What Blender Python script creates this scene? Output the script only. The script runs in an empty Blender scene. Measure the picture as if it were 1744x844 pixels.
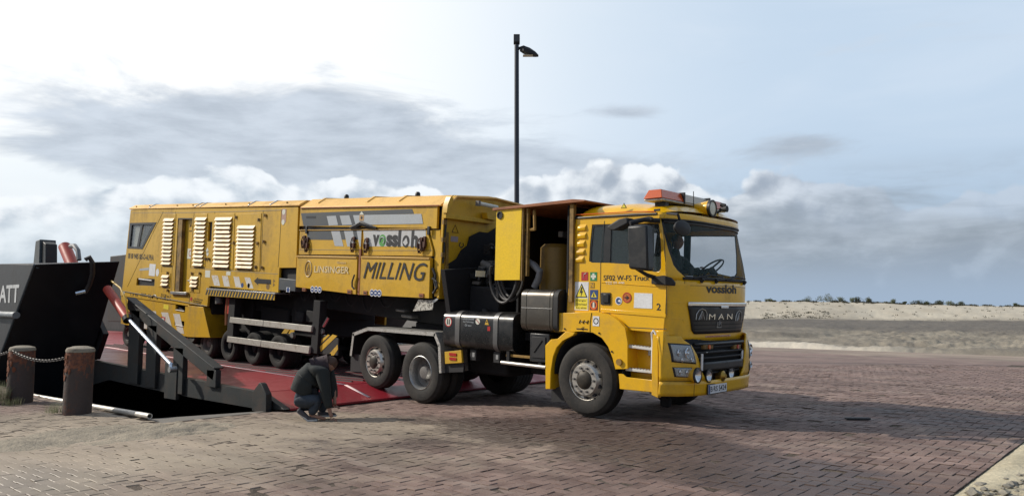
import bpy, bmesh, math, random
import numpy as np
from mathutils import Vector, Matrix, noise
from mathutils.geometry import tessellate_polygon
R_ = math.radians
random.seed(7)
sc = bpy.context.scene
COL = sc.collection
# World axes: X along the vehicles (towards their front), Y away from the photographer's side, Z up.
# ---------------------------------------------------------------- camera
cd = bpy.data.cameras.new('camera'); cam = bpy.data.objects.new('camera', cd); COL.objects.link(cam)
cd.sensor_width = 36; cd.lens = 1300/1744*36; cd.clip_start = .1; cd.clip_end = 6000
cam.location = (0, 0, 1.54); cam.rotation_euler = (R_(90)+math.atan(103/1300), 0, R_(42))
sc.camera = cam
# ---------------------------------------------------------------- light
sc.view_settings.view_transform = 'Standard'; sc.view_settings.look = 'None'
sc.view_settings.exposure = 0.12; sc.view_settings.gamma = 1
SUN_AZ, SUN_EL = R_(29), R_(34)          # direction the light travels, in the XY plane
tv = Vector((math.cos(SUN_AZ)*math.cos(SUN_EL), math.sin(SUN_AZ)*math.cos(SUN_EL), -math.sin(SUN_EL)))
sl = bpy.data.lights.new('sun', 'SUN'); sl.energy = 3.8; sl.angle = R_(0.8); sl.color = (1, .93, .82)
so = bpy.data.objects.new('sun', sl); COL.objects.link(so); so.rotation_euler = tv.to_track_quat('-Z', 'Y').to_euler()

class NT:
    """tiny node-tree writer"""
    def __init__(s, tree): s.t = tree; s.n = tree.nodes; s.l = tree.links
    def new(s, typ, ins=None, **kw):
        n = s.n.new(typ)
        for k, v in kw.items(): setattr(n, k, v)
        for k, v in (ins or {}).items(): s.put(n.inputs[k], v)
        return n
    def put(s, sock, v):
        if isinstance(v, bpy.types.NodeSocket): s.l.new(v, sock)
        elif isinstance(v, bpy.types.Node): s.l.new(v.outputs[0], sock)
        else:
            if isinstance(v, tuple) and len(v) == 3 and sock.type == 'RGBA': v = v+(1,)
            sock.default_value = v
    def m(s, op, a, b=0.0, c=0.0, clamp=False):
        n = s.n.new('ShaderNodeMath'); n.operation = op; n.use_clamp = clamp
        s.put(n.inputs[0], a); s.put(n.inputs[1], b); s.put(n.inputs[2], c)
        return n.outputs[0]
    def ss(s, v, a, b, o0=0.0, o1=1.0):
        n = s.n.new('ShaderNodeMapRange'); n.interpolation_type = 'SMOOTHSTEP'
        s.put(n.inputs[0], v); s.put(n.inputs[1], a); s.put(n.inputs[2], b); s.put(n.inputs[3], o0); s.put(n.inputs[4], o1)
        return n.outputs[0]
    def mix(s, f, a, b, mode='MIX'):
        n = s.n.new('ShaderNodeMix'); n.data_type = 'RGBA'; n.blend_type = mode
        s.put(n.inputs[0], f); s.put(n.inputs[6], a); s.put(n.inputs[7], b)
        return n.outputs[2]
    def noise(s, vec, scale, detail=4, rough=.55, dist=0.0, out=0):
        n = s.n.new('ShaderNodeTexNoise'); s.put(n.inputs['Vector'], vec)
        s.put(n.inputs['Scale'], scale); n.inputs['Detail'].default_value = detail
        n.inputs['Roughness'].default_value = rough; n.inputs['Distortion'].default_value = dist
        return n.outputs[out]
    def scale(s, vec, v, loc=(0, 0, 0)):
        n = s.n.new('ShaderNodeMapping'); s.put(n.inputs[0], vec); n.inputs[3].default_value = v; n.inputs[1].default_value = loc
        return n.outputs[0]
    def xyz(s, x, y, z=0.0):
        n = s.n.new('ShaderNodeCombineXYZ'); s.put(n.inputs[0], x); s.put(n.inputs[1], y); s.put(n.inputs[2], z); return n.outputs[0]

# ---------------------------------------------------------------- sky
W = bpy.data.worlds.new('World'); sc.world = W; W.use_nodes = True
w = NT(W.node_tree); w.n.clear()
sky = w.new('ShaderNodeTexSky', sky_type='NISHITA', sun_disc=False)
sky.sun_elevation = SUN_EL; sky.sun_rotation = math.atan2(-tv.x, -tv.y); sky.dust_density = 2.5
geo = w.new('ShaderNodeTexCoord'); sp = w.new('ShaderNodeSeparateXYZ', {0: geo.outputs['Generated']})
dx, dy, dz = sp.outputs
FX, FY = -math.sin(R_(42)), math.cos(R_(42))
fwd = w.m('ADD', w.m('MULTIPLY', dx, FX), w.m('MULTIPLY', dy, FY))
rgt = w.m('ADD', w.m('MULTIPLY', dx, FY), w.m('MULTIPLY', dy, -FX))
az = w.m('ARCTAN2', rgt, fwd)                      # 0 towards north-west, positive clockwise
el = w.m('ARCSINE', dz)
P3 = w.xyz(az, el, 0.37)
def shift(v, a, b): return w.new('ShaderNodeVectorMath', {0: v, 1: (a, b, 0.0)}, operation='ADD').outputs[0]
right = w.ss(az, -.42, .44)
top = w.ss(el, .02, .26)
hz = w.mix(right, (.62, .71, .79), (.37, .49, .64))
hi = w.mix(right, (.98, 1.02, 1.04), (.55, .675, .82))
base = w.mix(top, hz, hi)
base = w.mix(w.m('MULTIPLY', w.ss(az, .12, -.40), w.ss(el, .14, .30)), base, (1.04, 1.05, 1.05))
# thin veil
veil = w.noise(w.scale(P3, (2.6, 8, 1)), 1.0, 4, .55, .7)
base = w.mix(w.m('MULTIPLY', w.ss(veil, .42, .70), .40), base, w.mix(right, (1.0, 1.0, 1.0), (.68, .77, .88)))
def bump(c, a0, wa, e0, we):
    p = w.m('POWER', w.m('DIVIDE', w.m('SUBTRACT', az, a0), wa), 2)
    q = w.m('POWER', w.m('DIVIDE', w.m('SUBTRACT', el, e0), we), 2)
    return w.m('MULTIPLY', w.m('EXPONENT', w.m('MULTIPLY', w.m('ADD', p, q), -1)), c)
# grey altocumulus bank, left, thinning to wisps
warp = w.noise(w.scale(P3, (4.2, 15, 1), (3, 1, 0)), 1.0, 6, .60, .5)
fine = w.noise(w.scale(P3, (9, 34, 1), (1, 5, 0)), 1.0, 6, .6, .2)
bank = w.m('ADD', w.m('ADD', bump(1.15, -.30, .26, .225, .046), bump(1.0, -.10, .38, .178, .034)), bump(.62, -.48, .13, .180, .020))
bank = w.m('ADD', bank, w.m('ADD', bump(.55, .155, .055, .252, .010), bump(.75, .37, .07, .195, .020)))
bm_ = w.ss(w.m('ADD', bank, w.m('MULTIPLY', w.m('SUBTRACT', warp, .5), 2.1)), .22, .75)
bcol = w.mix(w.ss(w.m('ADD', w.m('MULTIPLY', fine, .6), w.m('MULTIPLY', warp, .5)), .40, .70), (.40, .46, .54), (.60, .67, .76))
base = w.mix(w.m('MULTIPLY', bm_, .92), base, bcol)
# cumulus: the outline follows a curve of heights, broken into puffs
def ramp(tab):
    r = w.new('ShaderNodeValToRGB', {0: w.m('ADD', w.m('MULTIPLY', az, 1/1.6), .5)}); cr = r.color_ramp; cr.interpolation = 'EASE'
    while len(cr.elements) < len(tab): cr.elements.new(.5)
    for e_, (px, y) in zip(cr.elements, tab):
        a = math.atan((px-872)/1300); v = (525-y)/1300*math.cos(a); e_.position = a/1.6+.5; e_.color = (v, v, v, 1)
    return r.outputs[0]
def cumulus(htab, loc, s1, amp, soft, white, grey, cover, depth):
    def dens(v):
        v1 = w.new('ShaderNodeTexVoronoi', {'Scale': s1, 'Vector': w.scale(v, (1, 1.25, 1), loc)}, feature='F1').outputs['Distance']
        v2 = w.new('ShaderNodeTexVoronoi', {'Scale': s1*2.7, 'Vector': w.scale(v, (1, 1.2, 1), loc)}, feature='F1').outputs['Distance']
        nz = w.noise(w.scale(v, (1, 1.4, 1), loc), s1*.55, 6, .62, .3)
        return w.m('ADD', w.m('ADD', w.m('MULTIPLY', w.m('SUBTRACT', .5, v1), .9), w.m('MULTIPLY', w.m('SUBTRACT', .45, v2), .34)), w.m('MULTIPLY', w.m('SUBTRACT', nz, .5), 1.5))
    D0 = dens(P3); D1 = dens(shift(P3, -.012, .014))
    h = w.m('SUBTRACT', w.m('ADD', ramp(htab), w.m('MULTIPLY', D0, amp)), el)
    m = w.m('MULTIPLY', w.ss(h, 0, soft), cover)
    # brightness: puffs lit from upper left, bases sink into grey with depth below the outline
    sh = w.m('ADD', w.m('MULTIPLY', w.m('SUBTRACT', D1, D0), 1.1), w.m('MULTIPLY', w.m('DIVIDE', h, depth), .62))
    sh = w.ss(sh, -.12, .70)
    return w.mix(m, base, w.mix(sh, white, grey))
rfar = w.ss(az, .20, .45)
W1 = w.mix(rfar, (.89, .93, .97), (.56, .62, .71)); G1 = w.mix(right, (.46, .54, .63), (.33, .38, .46))
base = cumulus([(-200, 330), (120, 318), (280, 285), (420, 276), (500, 312), (640, 298), (800, 335), (930, 292), (1060, 266), (1150, 285), (1240, 330), (1330, 285), (1420, 300), (1560, 345), (1680, 318), (1900, 310)],
               (3.1, 1.7, 0), 17, .028, .007, W1, G1, w.ss(az, .60, .22, .55, .97), .075)
W2 = w.mix(right, (.80, .87, .93), (.46, .53, .62)); G2 = w.mix(right, (.50, .58, .66), (.27, .32, .39))
base = cumulus([(-200, 372), (150, 356), (400, 372), (600, 340), (900, 345), (1100, 352), (1300, 350), (1450, 372), (1600, 352), (1900, 350)],
               (8.3, 4.1, 0), 15, .022, .018, W2, G2, .85, .06)
st = w.noise(w.scale(P3, (5, 17, 1), (7, 2, 0)), 1.0, 5, .6, .4)
streets = w.m('MULTIPLY', w.m('MULTIPLY', w.ss(st, .42, .66), w.ss(az, .08, .30)), w.m('MULTIPLY', w.ss(el, .185, .13), w.ss(el, .03, .06)))
base = w.mix(w.m('MULTIPLY', streets, .72), base, w.mix(w.ss(fine, .35, .7), (.27, .32, .38), (.42, .48, .56)))
# smooth haze down to the horizon
mist = w.ss(el, .085, .005)
base = w.mix(w.m('MULTIPLY', mist, .88), base, w.mix(right, (.56, .66, .75), (.36, .47, .62)))
back = w.m('MULTIPLY', w.ss(w.m('ABSOLUTE', az), .85, 2.0), .72)
base = w.mix(back, base, w.mix(w.ss(el, 0, .5), (.30, .35, .42), (.14, .20, .31)))
zen = w.ss(el, .50, 1.15, 0, .65)
base = w.mix(zen, base, (.23, .31, .45))
cov = w.ss(el, -.12, -.02)
bg1 = w.new('ShaderNodeBackground', {0: sky, 1: .10})
bg2 = w.new('ShaderNodeBackground', {0: base, 1: 1.0})
msh = w.new('ShaderNodeMixShader', {0: w.m('MULTIPLY', cov, .92), 1: bg1, 2: bg2})
w.new('ShaderNodeOutputWorld', {0: msh})
W.cycles.sampling_method = 'NONE'
# ---------------------------------------------------------------- materials
MATS = {}
def pbr(name):
    m = bpy.data.materials.new(name); m.use_nodes = True; MATS[name] = m
    t = NT(m.node_tree); b = m.node_tree.nodes['Principled BSDF']
    return m, t, b
def mat(name, col, rough=.5, metal=0.0, dirt=None, amt=.5, dscale=2.0, streak=1.0, grain=.06, bump=0.0, bscale=40, lo=.45, hi=.7, coat=0.0, var=0.0):
    m, t, b = pbr(name)
    tc = t.new('ShaderNodeTexCoord').outputs['Object']
    c = col
    fine = t.noise(tc, 38, 5, .6)
    f0 = t.ss(fine, .3, .7, 1-grain, 1+grain)
    c = t.mix(1.0, c, t.new('ShaderNodeCombineColor', {0: f0, 1: f0, 2: f0}), 'MULTIPLY')
    if var:
        oi = t.new('ShaderNodeObjectInfo').outputs['Random']
        f1 = t.ss(oi, 0, 1, 1-var, 1+var); c = t.mix(1.0, c, t.new('ShaderNodeCombineColor', {0: f1, 1: f1, 2: f1}), 'MULTIPLY')
    r = rough
    if dirt:
        n1 = t.noise(t.scale(tc, (1, 1, streak)), dscale, 7, .62, .3)
        n2 = t.noise(tc, dscale*5.5, 5, .65)
        k = t.m('ADD', t.m('MULTIPLY', n1, .68), t.m('MULTIPLY', n2, .32))
        k = t.m('MULTIPLY', t.ss(k, lo, hi), amt)
        c = t.mix(k, c, dirt); r = t.m('ADD', t.m('MULTIPLY', k, .85-rough), rough)
    t.put(b.inputs['Base Color'], c); t.put(b.inputs['Roughness'], r); b.inputs['Metallic'].default_value = metal
    if coat: b.inputs['Coat Weight'].default_value = coat; b.inputs['Coat Roughness'].default_value = .15
    if bump:
        bn = t.new('ShaderNodeBump', {'Strength': bump, 'Distance': .01, 'Height': t.noise(tc, bscale, 5, .6)})
        t.put(b.inputs['Normal'], bn)
    return m
YT = mat('trailer_yellow_paint', (.62, .365, .016), .40, dirt=(.15, .082, .018), amt=.52, dscale=1.3, streak=.35, grain=.07, lo=.44, hi=.68, bump=.12, bscale=5)
YR = mat('trailer_pale_roof_paint', (.80, .47, .12), .55, dirt=(.28, .17, .07), amt=.5, dscale=1.6, grain=.08)  # paler yellow than the sides, for the roof parts
YC = mat('cab_yellow_paint', (.80, .445, .005), .28, dirt=(.30, .17, .04), amt=.45, dscale=1.7, streak=.6, grain=.03, coat=.35)
YB = mat('bright_yellow_door_paint', (.84, .55, .01), .38, dirt=(.45, .28, .03), amt=.3, dscale=2.2)
LOUV = mat('louvre_pale_yellow', (.47, .275, .045), .45, dirt=(.30, .16, .04), amt=.35, dscale=5)
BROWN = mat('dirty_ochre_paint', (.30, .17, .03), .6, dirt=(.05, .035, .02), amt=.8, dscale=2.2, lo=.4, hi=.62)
RUSTY = mat('rust_red_roof_paint', (.30, .10, .03), .6, dirt=(.10, .05, .03), amt=.6)
BLK = mat('black_paint', (.010, .011, .013), .40, dirt=(.03, .028, .026), amt=.5, dscale=3)
BLKM = mat('matt_black_plastic', (.012, .012, .014), .65, dirt=(.035, .032, .03), amt=.4, dscale=4)
CHAS = mat('grimy_chassis_black', (.006, .006, .008), .85, dirt=(.016, .014, .012), amt=.8, dscale=3, bump=.4)
TANK = mat('tank_black_gloss', (.007, .008, .009), .26, dirt=(.07, .06, .05), amt=.35, dscale=2)
HULL = mat('ship_hull_black', (.005, .006, .009), .50, dirt=(.014, .016, .019), amt=.5, dscale=1.2, streak=.3, bump=.25, bscale=2.5)
HULLG = mat('ramp_girder_dark_green', (.010, .014, .015), .6, dirt=(.050, .030, .020), amt=.75, dscale=2.4, bump=.35)
DECK = mat('red_deck_paint', (.27, .015, .026), .38, dirt=(.09, .018, .022), amt=.45, dscale=1.1, lo=.42, hi=.66, bump=.3, bscale=12)
DECKBAR = mat('worn_tread_bar_paint', (.022, .012, .013), .55, dirt=(.05, .045, .048), amt=.7, dscale=1.5)
LINE = mat('worn_pink_line_paint', (.85, .66, .66), .5, dirt=(.40, .10, .10), amt=.35, dscale=5)
TYRED = mat('grimy_tyre_dark_for_shade', (.008, .008, .008), .85, dirt=(.020, .018, .015), amt=.7, dscale=3.5, bump=.3, bscale=60)  # darker tyre copy: shade under the trailer put into the colour
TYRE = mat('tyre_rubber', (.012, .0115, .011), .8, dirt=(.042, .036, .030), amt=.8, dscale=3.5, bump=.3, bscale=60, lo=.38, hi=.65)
ALU = mat('dull_aluminium', (.50, .50, .49), .36, .85, dirt=(.12, .10, .08), amt=.6, dscale=4)
ALUW = mat('weathered_guard_rail', (.48, .46, .41), .5, .35, dirt=(.18, .15, .11), amt=.75, dscale=3, streak=2)
CHROME = mat('chrome', (.80, .82, .84), .12, 1.0)
STRAP = mat('dull_tank_strap', (.16, .16, .16), .4, .7, dirt=(.07, .06, .05), amt=.5)
STEEL = mat('brushed_steel_box', (.15, .135, .115), .28, .85, dirt=(.15, .13, .11), amt=.4, dscale=2.5)
RIMG = mat('grey_rim_paint', (.16, .15, .14), .55, dirt=(.05, .045, .04), amt=.6, dscale=5)
WHITE = mat('white_film', (.74, .75, .76), .5, dirt=(.40, .36, .28), amt=.3, dscale=6)
WHITEW = mat('worn_white_marking', (.62, .60, .56), .5, dirt=(.50, .30, .06), amt=.6, dscale=8, lo=.5, hi=.6)
SILV = mat('light_grey_film', (.40, .43, .45), .45, dirt=(.30, .30, .28), amt=.4)
DGREY = mat('dark_grey_film', (.055, .065, .075), .5, dirt=(.10, .09, .06), amt=.4)
LETB = mat('black_lettering', (.012, .012, .014), .5)
LETW = mat('white_lettering', (.74, .74, .72), .5)
LETG = mat('green_lettering', (.08, .30, .06), .5)
REDP = mat('red_cylinder_paint', (.42, .045, .025), .45, dirt=(.10, .03, .02), amt=.5)
REDS = mat('red_film', (.42, .015, .02), .5)
GREENS = mat('green_film', (.02, .22, .07), .5)
BLUES = mat('blue_film', (.02, .06, .20), .5)
ORNG = mat('orange_film', (.72, .13, .01), .5)
YELS = mat('sign_yellow_film', (.80, .66, .04), .5)
PALE = mat('pale_sign_film', (.66, .66, .56), .5)
RUB = mat('rubber_hose', (.03, .03, .032), .5, dirt=(.10, .09, .08), amt=.4)
HOSEG = mat('grey_hose', (.16, .16, .165), .45)
ROD = mat('bright_piston_rod', (.70, .74, .80), .16, .9)
GALV = mat('galvanised_pipe', (.62, .60, .55), .40, .6, dirt=(.35, .30, .24), amt=.5, dscale=6)
BOLL = mat('bollard_weathered_paint', (.060, .045, .040), .8, dirt=(.115, .050, .032), amt=.75, dscale=3.4, streak=.5, bump=1.0, bscale=14, lo=.50, hi=.62)
BOLLT = mat('bollard_lichen_cap', (.25, .22, .17), .85, dirt=(.10, .05, .03), amt=.7, dscale=9, bump=.8, bscale=30)
CHAIN = mat('galvanised_chain', (.06, .057, .055), .5, .6, dirt=(.06, .05, .04), amt=.6, dscale=9)
POLE = mat('blue_black_pole_paint', (.020, .028, .042), .45)
SHIPG = mat('ship_grey_paint', (.07, .085, .095), .6, dirt=(.08, .07, .06), amt=.5)
CONC = mat('quay_concrete', (.17, .155, .135), .85, dirt=(.10, .09, .08), amt=.6, dscale=1.2, bump=.6, bscale=10)
BARP = mat('hazard_black', (.02, .02, .02), .6)
HAZY = mat('hazard_yellow', (.62, .38, .03), .5, dirt=(.15, .09, .03), amt=.5, dscale=5)
CHECK = mat('chequer_plate_aluminium', (.44, .43, .40), .42, .6, dirt=(.14, .12, .09), amt=.7, dscale=9, bump=.8, bscale=70)
JACK = mat('jacket_dark_grey_green', (.016, .020, .020), .85, bump=.5, bscale=22)
HOOD = mat('hood_dark_purple_brown', (.045, .030, .036), .85, bump=.5, bscale=22)
JEAN = mat('washed_blue_jeans', (.026, .036, .052), .85, dirt=(.06, .075, .095), amt=.5, dscale=6, bump=.5, bscale=30)
SKIN = mat('skin', (.30, .16, .11), .55)
HAIR = mat('brown_hair', (.075, .040, .028), .7, bump=.8, bscale=50)
SOLE = mat('pale_shoe_sole', (.45, .45, .44), .7)
SHOE = mat('dark_shoe', (.06, .055, .06), .7)
SEAT = mat('dark_seat_cloth', (.02, .02, .022), .8)
LEAF = mat('dune_shrub_leaves', (.085, .100, .045), .7, dirt=(.11, .095, .05), amt=.6, dscale=.6)
GRASS = mat('marram_grass', (.15, .15, .06), .7)
WHEEL_A = mat('polished_alu_rim', (.58, .55, .50), .32, .85, dirt=(.16, .13, .10), amt=.65, dscale=9)

def glass(name, col, alpha, rough=.03):
    m, t, b = pbr(name)
    b.inputs['Base Color'].default_value = col+(1,); b.inputs['Roughness'].default_value = rough
    b.inputs['Alpha'].default_value = alpha; b.inputs['IOR'].default_value = 1.5; b.inputs['Specular IOR Level'].default_value = .7
    return m
GLASS = glass('windscreen_glass', (.10, .18, .18), .16)
GLASSD = glass('side_window_glass', (.055, .075, .08), .45)
GLASSF = glass('clear_far_glass', (.20, .30, .30), .10)
GLASSC = glass('rear_cabin_glass', (.30, .34, .36), .30)
LENS = glass('lamp_lens', (.55, .58, .60), .12, .05)
AMBER = mat('amber_beacon_plastic', (.52, .085, .012), .25, coat=.4)
CLEARB = mat('milky_beacon_plastic', (.50, .45, .37), .3)
LAMPIN = mat('lamp_reflector', (.75, .76, .78), .16, 1.0)
REDL = mat('red_lamp_plastic', (.40, .02, .015), .25, coat=.4)

def rust_grad(m):
    # paint has flaked off mostly round the head of the bollard, baring rust
    t = NT(m.node_tree); b = m.node_tree.nodes['Principled BSDF']; src = b.inputs['Base Color'].links[0].from_socket
    tc = t.new('ShaderNodeTexCoord').outputs['Object']; z = t.new('ShaderNodeSeparateXYZ', {0: tc}).outputs[2]
    n = t.noise(tc, 4.2, 7, .65, .4)
    k = t.ss(t.m('ADD', n, t.ss(z, .55, .95, -.12, .14)), .50, .56)
    r = t.mix(t.ss(t.noise(tc, 22, 5, .6), .35, .65), (.22, .075, .034), (.09, .036, .024))
    t.put(b.inputs['Base Color'], t.mix(t.m('MULTIPLY', k, .85), src, r))
rust_grad(BOLL)
# ---------------------------------------------------------------- mesh helpers
class MB:
    def __init__(s): s.v = []; s.f = []; s.m = []
    def add(s, vs, fs, mi=0):
        o = len(s.v); s.v += [tuple(p) for p in vs]; s.f += [tuple(i+o for i in f) for f in fs]; s.m += [mi]*len(fs); return s
    def hexa(s, p, mi=0):  # p: 8 corners, bottom ring then top ring
        return s.add(p, [(3, 2, 1, 0), (4, 5, 6, 7), (0, 1, 5, 4), (1, 2, 6, 5), (2, 3, 7, 6), (3, 0, 4, 7)], mi)
    def box(s, x0, x1, y0, y1, z0, z1, mi=0):
        return s.hexa([(x0, y0, z0), (x1, y0, z0), (x1, y1, z0), (x0, y1, z0), (x0, y0, z1), (x1, y0, z1), (x1, y1, z1), (x0, y1, z1)], mi)
    def plate(s, out, a, b, plane='y', holes=(), mi=0, fn=None):
        """flat polygon (with holes) given as 2D points, made a<->b thick across the plane"""
        loops = [list(out)]+[list(h) for h in holes]
        pos = {'y': lambda u, v, c: (u, c, v), 'x': lambda u, v, c: (c, u, v), 'z': lambda u, v, c: (u, v, c)}[plane]
        if fn: pos = fn
        tris = tessellate_polygon([[Vector((u, v, 0)) for u, v in L] for L in loops])
        flat = [q for L in loops for q in L]; n = len(flat)
        fs = [tuple(t) for t in tris]+[tuple(i+n for i in t[::-1]) for t in tris]; k = 0
        for L in loops:
            for i in range(len(L)):
                j = (i+1) % len(L); fs.append((k+i, k+j, k+j+n, k+i+n))
            k += len(L)
        return s.add([pos(u, v, a) for u, v in flat]+[pos(u, v, b) for u, v in flat], fs, mi)
    def cyl(s, p0, p1, r0, r1=None, n=16, mi=0, cap=True):
        r1 = r0 if r1 is None else r1
        p0 = Vector(p0); p1 = Vector(p1); d = (p1-p0).normalized()
        a = d.orthogonal().normalized(); b = d.cross(a)
        vs = [p0+(a*math.cos(t)+b*math.sin(t))*r0 for t in [2*math.pi*i/n for i in range(n)]]
        vs += [p1+(a*math.cos(t)+b*math.sin(t))*r1 for t in [2*math.pi*i/n for i in range(n)]]
        fs = [(i, (i+1) % n, n+(i+1) % n, n+i) for i in range(n)]
        if cap: fs += [tuple(range(n))[::-1], tuple(range(n, 2*n))]
        return s.add(vs, fs, mi)
    def tube(s, pts, r, n=8, mi=0):
        P = [Vector(p) for p in pts]; rings = []; prev = None
        for i, p in enumerate(P):
            d = (P[min(i+1, len(P)-1)]-P[max(i-1, 0)]).normalized()
            a = d.orthogonal().normalized() if prev is None else (prev-d*prev.dot(d)).normalized()
            prev = a; b = d.cross(a); rr = r[i] if isinstance(r, (list, tuple)) else r
            rings.append([p+(a*math.cos(t)+b*math.sin(t))*rr for t in [2*math.pi*k/n for k in range(n)]])
        vs = [q for ring in rings for q in ring]
        fs = [(i*n+k, i*n+(k+1) % n, (i+1)*n+(k+1) % n, (i+1)*n+k) for i in range(len(P)-1) for k in range(n)]
        fs += [tuple(range(n))[::-1], tuple(range(len(vs)-n, len(vs)))]
        return s.add(vs, fs, mi)
    def lathe(s, prof, c=(0, 0, 0), n=32, mi=0, axis='y', closed=False):
        """prof: (radius, offset along axis)"""
        def pt(r, h, t):
            if axis == 'y': return (c[0]+r*math.cos(t), c[1]+h, c[2]+r*math.sin(t))
            if axis == 'z': return (c[0]+r*math.cos(t), c[1]+r*math.sin(t), c[2]+h)
            return (c[0]+h, c[1]+r*math.cos(t), c[2]+r*math.sin(t))
        vs = [pt(r, h, 2*math.pi*i/n) for r, h in prof for i in range(n)]; m = len(prof)
        rng = range(m) if closed else range(m-1)
        return s.add(vs, [(j*n+i, j*n+(i+1) % n, ((j+1) % m)*n+(i+1) % n, ((j+1) % m)*n+i) for j in rng for i in range(n)], mi)
    def grid(s, rows, mi=0):
        nr, nc = len(rows), len(rows[0])
        return s.add([p for r in rows for p in r], [(i*nc+j, i*nc+j+1, (i+1)*nc+j+1, (i+1)*nc+j) for i in range(nr-1) for j in range(nc-1)], mi)
    def build(s, name, m, parent=None, bev=0.0, ang=35, solid=0.0, normals=True, mesh_only=False):
        me = bpy.data.meshes.new(name); me.from_pydata(s.v, [], s.f)
        for q in (m if isinstance(m, (list, tuple)) else [m]): me.materials.append(q)
        if any(s.m): me.polygons.foreach_set('material_index', s.m)
        if normals:
            b = bmesh.new(); b.from_mesh(me); bmesh.ops.recalc_face_normals(b, faces=b.faces); b.to_mesh(me); b.free()
        me.polygons.foreach_set('use_smooth', [True]*len(me.polygons)); me.set_sharp_from_angle(angle=R_(ang))
        if mesh_only: return me
        o = bpy.data.objects.new(name, me); COL.objects.link(o)
        if parent: o.parent = parent
        if solid: q = o.modifiers.new('thick', 'SOLIDIFY'); q.thickness = solid; q.offset = 0
        if bev: q = o.modifiers.new('bevel', 'BEVEL'); q.width = bev; q.segments = 2; q.limit_method = 'ANGLE'; q.angle_limit = R_(30)
        return o
def tag(o, label=None, cat=None, group=None, kind=None):
    if label: o['label'] = label
    if cat: o['category'] = cat
    if group: o['group'] = group
    if kind: o['kind'] = kind
    return o
def empty(name, loc, rot=(0, 0, 0), label=None, cat=None, group=None):
    o = bpy.data.objects.new(name, None); COL.objects.link(o); o.location = loc; o.rotation_euler = rot; o.empty_display_size = .3
    return tag(o, label, cat, group)
def B(name, m, parent, x0, x1, y0, y1, z0, z1, bev=0.0):
    return MB().box(x0, x1, y0, y1, z0, z1).build(name, m, parent, bev)
def PL(name, m, parent, out, a, b, plane='y', holes=(), bev=0.0, fn=None):
    return MB().plate(out, a, b, plane, holes, fn=fn).build(name, m, parent, bev)
def text(name, s, m, parent, box, y, plane='y', shear=0.0, bold=0.0, ext=.002, fn=None):
    """lettering fitted into box (u0,v0,u1,v1) of a plane"""
    cu = bpy.data.curves.new(name, 'FONT'); cu.body = s; cu.shear = shear; cu.offset = bold; cu.extrude = .5; cu.resolution_u = 3
    to = bpy.data.objects.new(name, cu); COL.objects.link(to)
    bpy.context.view_layer.update()
    me = bpy.data.meshes.new_from_object(to); bpy.data.objects.remove(to); bpy.data.curves.remove(cu)
    n = len(me.vertices); co = np.empty(n*3); me.vertices.foreach_get('co', co); co = co.reshape(-1, 3)
    lo, hi = co.min(0), co.max(0); u0, v0, u1, v1 = box
    u = u0+(co[:, 0]-lo[0])/(hi[0]-lo[0])*(u1-u0); v = v0+(co[:, 1]-lo[1])/(hi[1]-lo[1])*(v1-v0); e = co[:, 2]/.5*ext
    if fn: out = np.array([fn(a, b, c) for a, b, c in zip(u, v, e)])
    elif plane == 'y': out = np.stack([u, y-e, v], 1)
    else: out = np.stack([y+e, u, v], 1)
    me.vertices.foreach_set('co', out.astype(np.float32).ravel()); me.update()
    me.materials.clear(); me.materials.append(m); me.name = name
    o = bpy.data.objects.new(name, me); COL.objects.link(o); o.parent = parent
    return o
def bx2(p, q):  # two corner tuples -> sorted box
    return (min(p[0], q[0]), min(p[1], q[1]), max(p[0], q[0]), max(p[1], q[1]))
def rect(p, q):
    a, b, c, d = bx2(p, q); return [(a, b), (c, b), (c, d), (a, d)]
def circ(c, r, n=20, sx=1.0): return [(c[0]+sx*r*math.cos(2*math.pi*i/n), c[1]+r*math.sin(2*math.pi*i/n)) for i in range(n)]
# ---------------------------------------------------------------- ground, paving, dunes, water
FWD = Vector((-math.sin(R_(42)), math.cos(R_(42)), 0)); RGT = Vector((math.cos(R_(42)), math.sin(R_(42)), 0))
def sm(v, a, b):
    t = max(0.0, min(1.0, (v-a)/(b-a))); return t*t*(3-2*t)
def zg(x, y):   # the paving dips to the quay edge under the ramp
    return -.10*sm(-x, 6.9, 10.4)*(1-sm(y, 15, 20))
def fbm(x, y, s=1.0, o=4):
    return noise.fractal(Vector((x*s, y*s, 3.1)), 1.0, 2.0, o, noise_basis='PERLIN_ORIGINAL')
XQ, YQ0, YQ1 = -11.25, 4.95, 14.4       # basin: x < XQ between YQ0 and YQ1

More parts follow.
